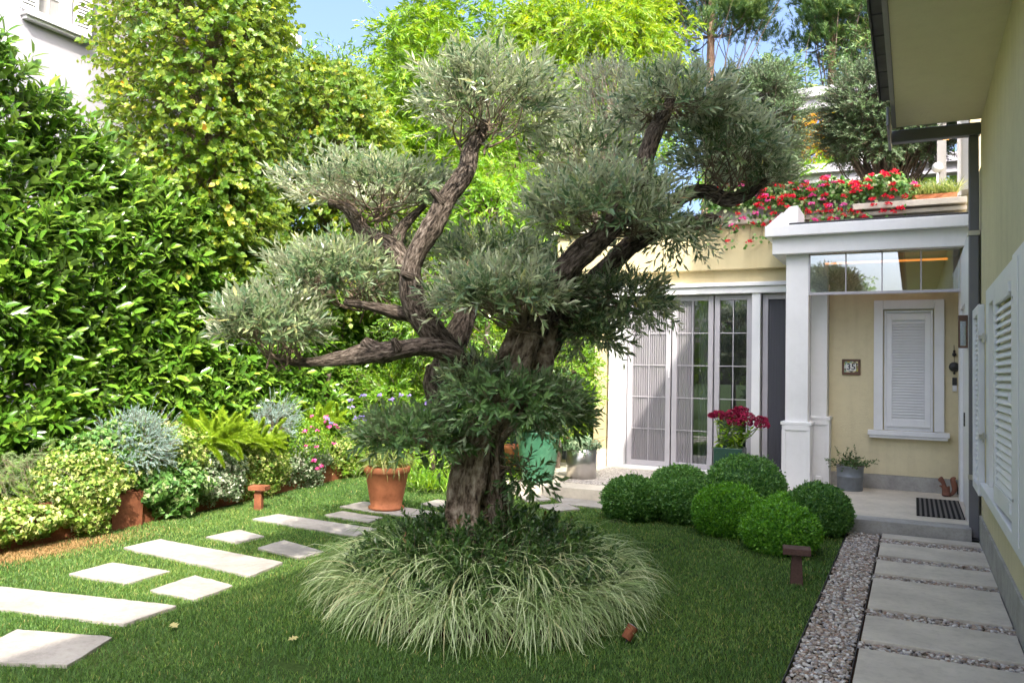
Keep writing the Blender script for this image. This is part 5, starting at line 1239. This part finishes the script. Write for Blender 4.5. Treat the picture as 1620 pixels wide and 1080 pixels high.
# ================================================================== ROOF TERRACE PLANTING
def geranium(lb, x0, x1, n_f, seed, hang, pinkness):
    rt = thing('geranium_planter', lb, 'flower box', ((x0 + x1) / 2, 12.15, 3.88), 'geranium boxes on the parapet'); g = Geo()
    g.box(x0, x1, 12.0, 12.26, 3.882, 4.10); adopt(rt, g.build('trough', M['stone_grey'], bevel=.01))
    r = np.random.default_rng(seed); G = Geo(); cx = (x0 + x1) / 2; rad = ((x1 - x0) / 2 + .08, .24, .24)
    shell(G, 1300, (cx, 12.05, 4.17), rad, .06, .058, HEART, 0, .5, -.5, seed, .25, 3, hang=.2, jit=.7)
    m_ = hang; P = np.stack([r.uniform(x0 - .05, x1 + .05, m_), r.uniform(11.76, 11.9, m_), r.uniform(3.78, 4.1, m_)], -1)
    G.leaves(P, r.normal(size=P.shape) + np.array([0, 0, -.6]), np.array([0, -1, .4]) + r.normal(size=P.shape) * .4, .055, .052, HEART, 0)
    tips = np.stack([r.uniform(x0 - .05, x1 + .05, 8), r.uniform(11.78, 11.84, 8), r.uniform(3.5, 3.8, 8)], -1); st = tips + np.array([0, .2, .45]); G.twigs(st, tips, .004, .002, 1, K=5)
    G.leaves(np.repeat(tips, 4, 0) + r.normal(size=(32, 3)) * .04, r.normal(size=(32, 3)), np.array([0, -1, .3]) + r.normal(size=(32, 3)) * .4, .05, .048, HEART, 0)
    adopt(rt, G.build('foliage', [M['ivy_leaf'], M['twig']]))
    P, N, d = ell_points(n_f, (cx, 12.03, 4.18), np.array(rad) * 1.12, .08, -.4, seed + 3, .2, 3); P = P[P[:, 1] < 12.25]
    P = np.concatenate([P, np.stack([r.uniform(x0, x1, n_f // 2), r.uniform(11.74, 11.82, n_f // 2), r.uniform(3.70, 4.15, n_f // 2)], -1), tips[:5]])
    pk = r.random(len(P)) < pinkness; blooms(rt, 'flower_head', P[~pk], .042, 'red_petal', 24, .027); blooms(rt, 'flower_head', P[pk], .042, 'pink_petal', 24, .027)
geranium('trailing geranium box at the left end of the parapet, pink and sparse', -2.75, -2.1, 12, 151, 60, .5)
geranium('dense red geranium box just left of the white upstand', -2.05, -1.45, 42, 152, 130, .15)
geranium('red and pink geranium box above the porch roof', -1.4, -.75, 46, 153, 120, .3)
geranium('red geranium box at the right next to the grassy planter', -.7, -.1, 30, 154, 20, .1)
rt = thing('grass_planter', 'low terracotta trough with drooping grass on the stone ledge', 'plant pot', (.2, 12.2, 3.985)); g = Geo(); g.box(-.02, .52, 12.05, 12.3, 3.987, 4.10); adopt(rt, g.build('trough', M['terracotta'], bevel=.01))
G = Geo(); n = 420; B = np.stack([rng.uniform(-.02, .52, n), rng.uniform(12.05, 12.3, n), np.full(n, 4.1)], -1)
D = np.stack([rng.normal(size=n) * .5, rng.normal(size=n) * .5 - .3, rng.uniform(.5, 1.2, n)], -1); G.leaves(B, D, np.array([0, -.5, 1.]) + rng.normal(size=B.shape) * .3, rng.uniform(.15, .28, n), .012, ([(0, -.5, 0), (0, .5, 0), (.5, .5, .0), (.5, -.5, .0), (1, 0, -.25)], [(0, 1, 2, 3), (3, 2, 4)]), 0)
adopt(rt, G.build('foliage', [M['strap_leaf']]))
ch = thing('terrace_chair', 'dark folded garden chair on the roof terrace behind the geraniums', 'chair', (-.6, 12.8, 3.88)); g = Geo()
g.box(-.62, -.36, 12.75, 12.78, 3.95, 4.42); adopt(ch, g.build('backrest', M['dark'], bevel=.03)); g = Geo(); g.box(-.95, -.68, 12.8, 12.83, 3.95, 4.38); adopt(ch, g.build('seat', M['dark'], bevel=.03))
gl_ = thing('globe_lamp', 'small white globe lamp on a pole at the edge of the roof terrace', 'lamp', (.2, 12.9, 3.9)); g = Geo(); p = on((1483, 265), Y=12.9); g.add(ico(3)[0] * .075 + p, np.array(ico(3)[1]).ravel(), [3] * len(ico(3)[1])); adopt(gl_, g.build('globe', M['tilewhite'], smooth=True))
g = Geo(); g.tube([(p[0], p[1], 3.88), p - np.array([0, 0, .07])], [.015, .015], 8); adopt(gl_, g.build('pole', M['white']))
p = on((1497, 217), Y=12.6); tl = thing('terrace_lantern', 'lit amber lantern under the end of the grey gutter', 'lantern', tuple(p)); g = Geo(); g.box(p[0] - .04, p[0] + .04, p[1] - .04, p[1] + .04, p[2] - .03, p[2] + .0); adopt(tl, g.build('lamp', M['bulb'], bevel=.005)); g = Geo(); g.box(p[0] - .05, p[0] + .05, p[1] - .05, p[1] + .05, p[2] + .001, p[2] + .12); adopt(tl, g.build('hood', M['dark'], bevel=.005))
# terrace olives
def terrace_olive(lb, base, c, rad, ncl, seed, extra=()):
    rt = clumptree('terrace_tree', lb, c, rad, ncl, 16, .22, 'terrace_leaf', .065, .021, LANCE, seed, [(*base, .075), (base[0] + .02, base[1], base[2] + .35, .06), (c[0], c[1], c[2], .03)], droop=.1, K=14, sl=(.12, .24), zmin=-.8, upd=.2)
    g = Geo()
    for q, e in enumerate(extra): limb(g, e, .06, 10, .1, seed + q)
    if extra: adopt(rt, g.build('limbs', M['tree_bark'], smooth=True))
    return rt
a = at_depth(1405, 300, 12.4); c = at_depth(1408, 188, 12.4)
terrace_olive('dark small olive tree with forked trunk on the roof terrace right of the canopy', (a[0], a[1], 3.85), c, (.90, .65, .88), 230, 161,
   [[(a[0], a[1], 4.2, .05), (a[0] - .15, a[1], 4.55, .04), (a[0] - .35, a[1], 4.9, .025)], [(a[0], a[1], 4.2, .05), (a[0] + .18, a[1], 4.6, .035), (a[0] + .3, a[1], 4.95, .02)]])
a = at_depth(1225, 330, 12.8); c = at_depth(1195, 215, 12.8)
terrace_olive('dark small olive tree on the roof terrace left of the canopy, behind the pruned olive', (a[0], a[1], 3.85), c, (.66, .55, 1.15), 190, 162)
for q, (px, lb) in enumerate(((1405, 'grey tub of the right terrace olive'), (1225, 'grey tub of the left terrace olive'))):
    a = at_depth(px, 300, 12.4 if q == 0 else 12.8); pot('tree_tub', lb, 'plant pot', np.array([a[0], a[1], 3.84]), [(.001, 0), (.22, 0), (.27, .36), (.28, .38), (.25, .38), (.001, .34)], M['stone_grey'], 'tubs on the roof terrace')

# ================================================================== LAWN BLADES
def inside(P, poly):
    c_ = np.zeros(len(P), bool); n_ = len(poly); x, y = P[:, 0], P[:, 1]
    for i in range(n_):
        x1, y1 = poly[i]; x2, y2 = poly[(i + 1) % n_]
        k_ = ((y1 > y) != (y2 > y)) & (x < (x2 - x1) * (y - y1) / (y2 - y1 + 1e-12) + x1); c_ ^= k_
    return c_
SN1, SN2, SN3 = SN(300, 1.3), SN(301, 4.5), SN(302, 9)
def blades(n, x0, x1, y0, y1, hmin, hmax, wd):
    P = np.stack([rng.uniform(x0, x1, n), rng.uniform(y0, y1, n)], -1)
    ok = (P[:, 0] > np.interp(P[:, 1], [2, 5, 6.7, 9.8, 11.6], [-6.84, -6.82, -7.0, -7.43, -7.58])) & (P[:, 0] < -.615)
    ok &= ~((P[:, 1] > 9.4) & (P[:, 0] > -5.2)) & (((P - RC) ** 2).sum(1) > .85 ** 2)
    for s_ in STONES:
        cen = s_.mean(0); ok &= ~inside(P, [tuple(cen + (q - cen) * .965) for q in s_])
    Z = np.concatenate([P, np.zeros((len(P), 1))], 1); bare = np.exp(-(((P - np.array([-2.98, 3.35])) / np.array([.30, .10])) ** 2).sum(1)) + .8 * np.exp(-(((P - np.array([-2.75, 3.12])) / np.array([.14, .06])) ** 2).sum(1))
    dry = np.exp(-(((P - np.array([-6.6, 4.25])) / np.array([.22, .75])) ** 2).sum(1))
    ok &= rng.random(n) > 1.05 * bare + .35 * np.clip(SN2(Z), 0, 1)
    P = P[ok]; Z = Z[ok]; dry = dry[ok]; m_ = len(P)
    h = rng.uniform(hmin, hmax, m_) * (1 + .25 * SN2(Z)); az = rng.uniform(0, 6.283, m_); ln = rng.uniform(.1, .85, m_)
    d = np.stack([np.cos(az) * ln, np.sin(az) * ln, np.ones(m_)], -1); s = np.stack([-np.sin(az), np.cos(az), np.zeros(m_)], -1); b = np.concatenate([P, np.zeros((m_, 1))], 1)
    mid = b + d * (h * .55)[:, None]; tip = b + (d * np.array([1.6, 1.6, .9])) * h[:, None]; w_ = wd * rng.uniform(.6, 1.3, m_)[:, None]
    V = np.stack([b - s * w_ * .5, b + s * w_ * .5, mid + s * w_ * .42, mid - s * w_ * .42, tip], 1).reshape(-1, 3)
    L = (np.arange(m_)[:, None] * 5 + np.array([0, 1, 2, 3, 3, 2, 4])[None]).ravel()
    rv = np.clip(.42 + .20 * SN1(Z) + .10 * SN3(Z) + rng.normal(size=m_) * .23, 0, .95); rv = np.where(rng.random(m_) < .015, 1, rv)
    isd = rng.random(m_) < dry * 1.5
    return V, L, m_, rv, isd
G = Geo()
for (n, x0, x1, y0, y1, a_, b_, wd) in ((150000, -5.2, -.6, 2.0, 4.6, 0.014, .029, .0030), (130000, -6.9, -.6, 4.6, 7.0, 0.014, .029, .0040), (90000, -7.6, -.6, 7.0, 9.45, 0.014, .029, .0052), (30000, -7.6, -5.2, 9.4, 11.6, .02, .036, .007), (60000, -6.9, -4.6, 2.0, 4.6, 0.014, .029, .0035)):
    V, L, m_, rv, isd = blades(n, x0, x1, y0, y1, a_, b_, wd)
    mi = np.repeat(isd.astype(int), 2); G.add(V, L, np.tile([4, 3], m_), 0, np.repeat(rv, 5)); G.M[-1] = mi
tag(G.build('grass', [M['grass_leaf'], M['straw']]), 'mown lawn grass around the olive', 'grass', kind='stuff')

# fallen leaves
LOBED = ([(0, 0, 0), (.2, .12, .02), (.3, .42, .05), (.45, .15, .02), (.6, .45, .06), (.72, .16, .02), (.85, .25, .03), (1, 0, -.05), (.85, -.25, .05), (.72, -.16, .02), (.6, -.45, .0), (.45, -.15, .02), (.3, -.42, .05), (.2, -.12, .02)],
         [tuple(range(14))[::-1]])
for px, py, a_, s_, lb in ((281, 992, 2.9, .085, 'pale lobed dry leaf lying on the grass near the square stone'), (455, 1012, 1.2, .07, 'yellowish lobed dry leaf on the shaded lawn left of the sedge'), (1130, 842, .3, .05, 'small tan leaf on the shaded lawn in front of the box balls')):
    p = on((px, py), Z=.03); G = Geo(); G.leaves(np.array([p]), np.array([[math.cos(a_), math.sin(a_), .1]]), np.array([[.1, -.35, 1.]]), s_, s_ * .8, LOBED, 0, np.array([.5]))
    tag(G.build('fallen_leaf', M['dry_leaf']), lb, 'fallen leaf', 'dry leaves on the lawn')
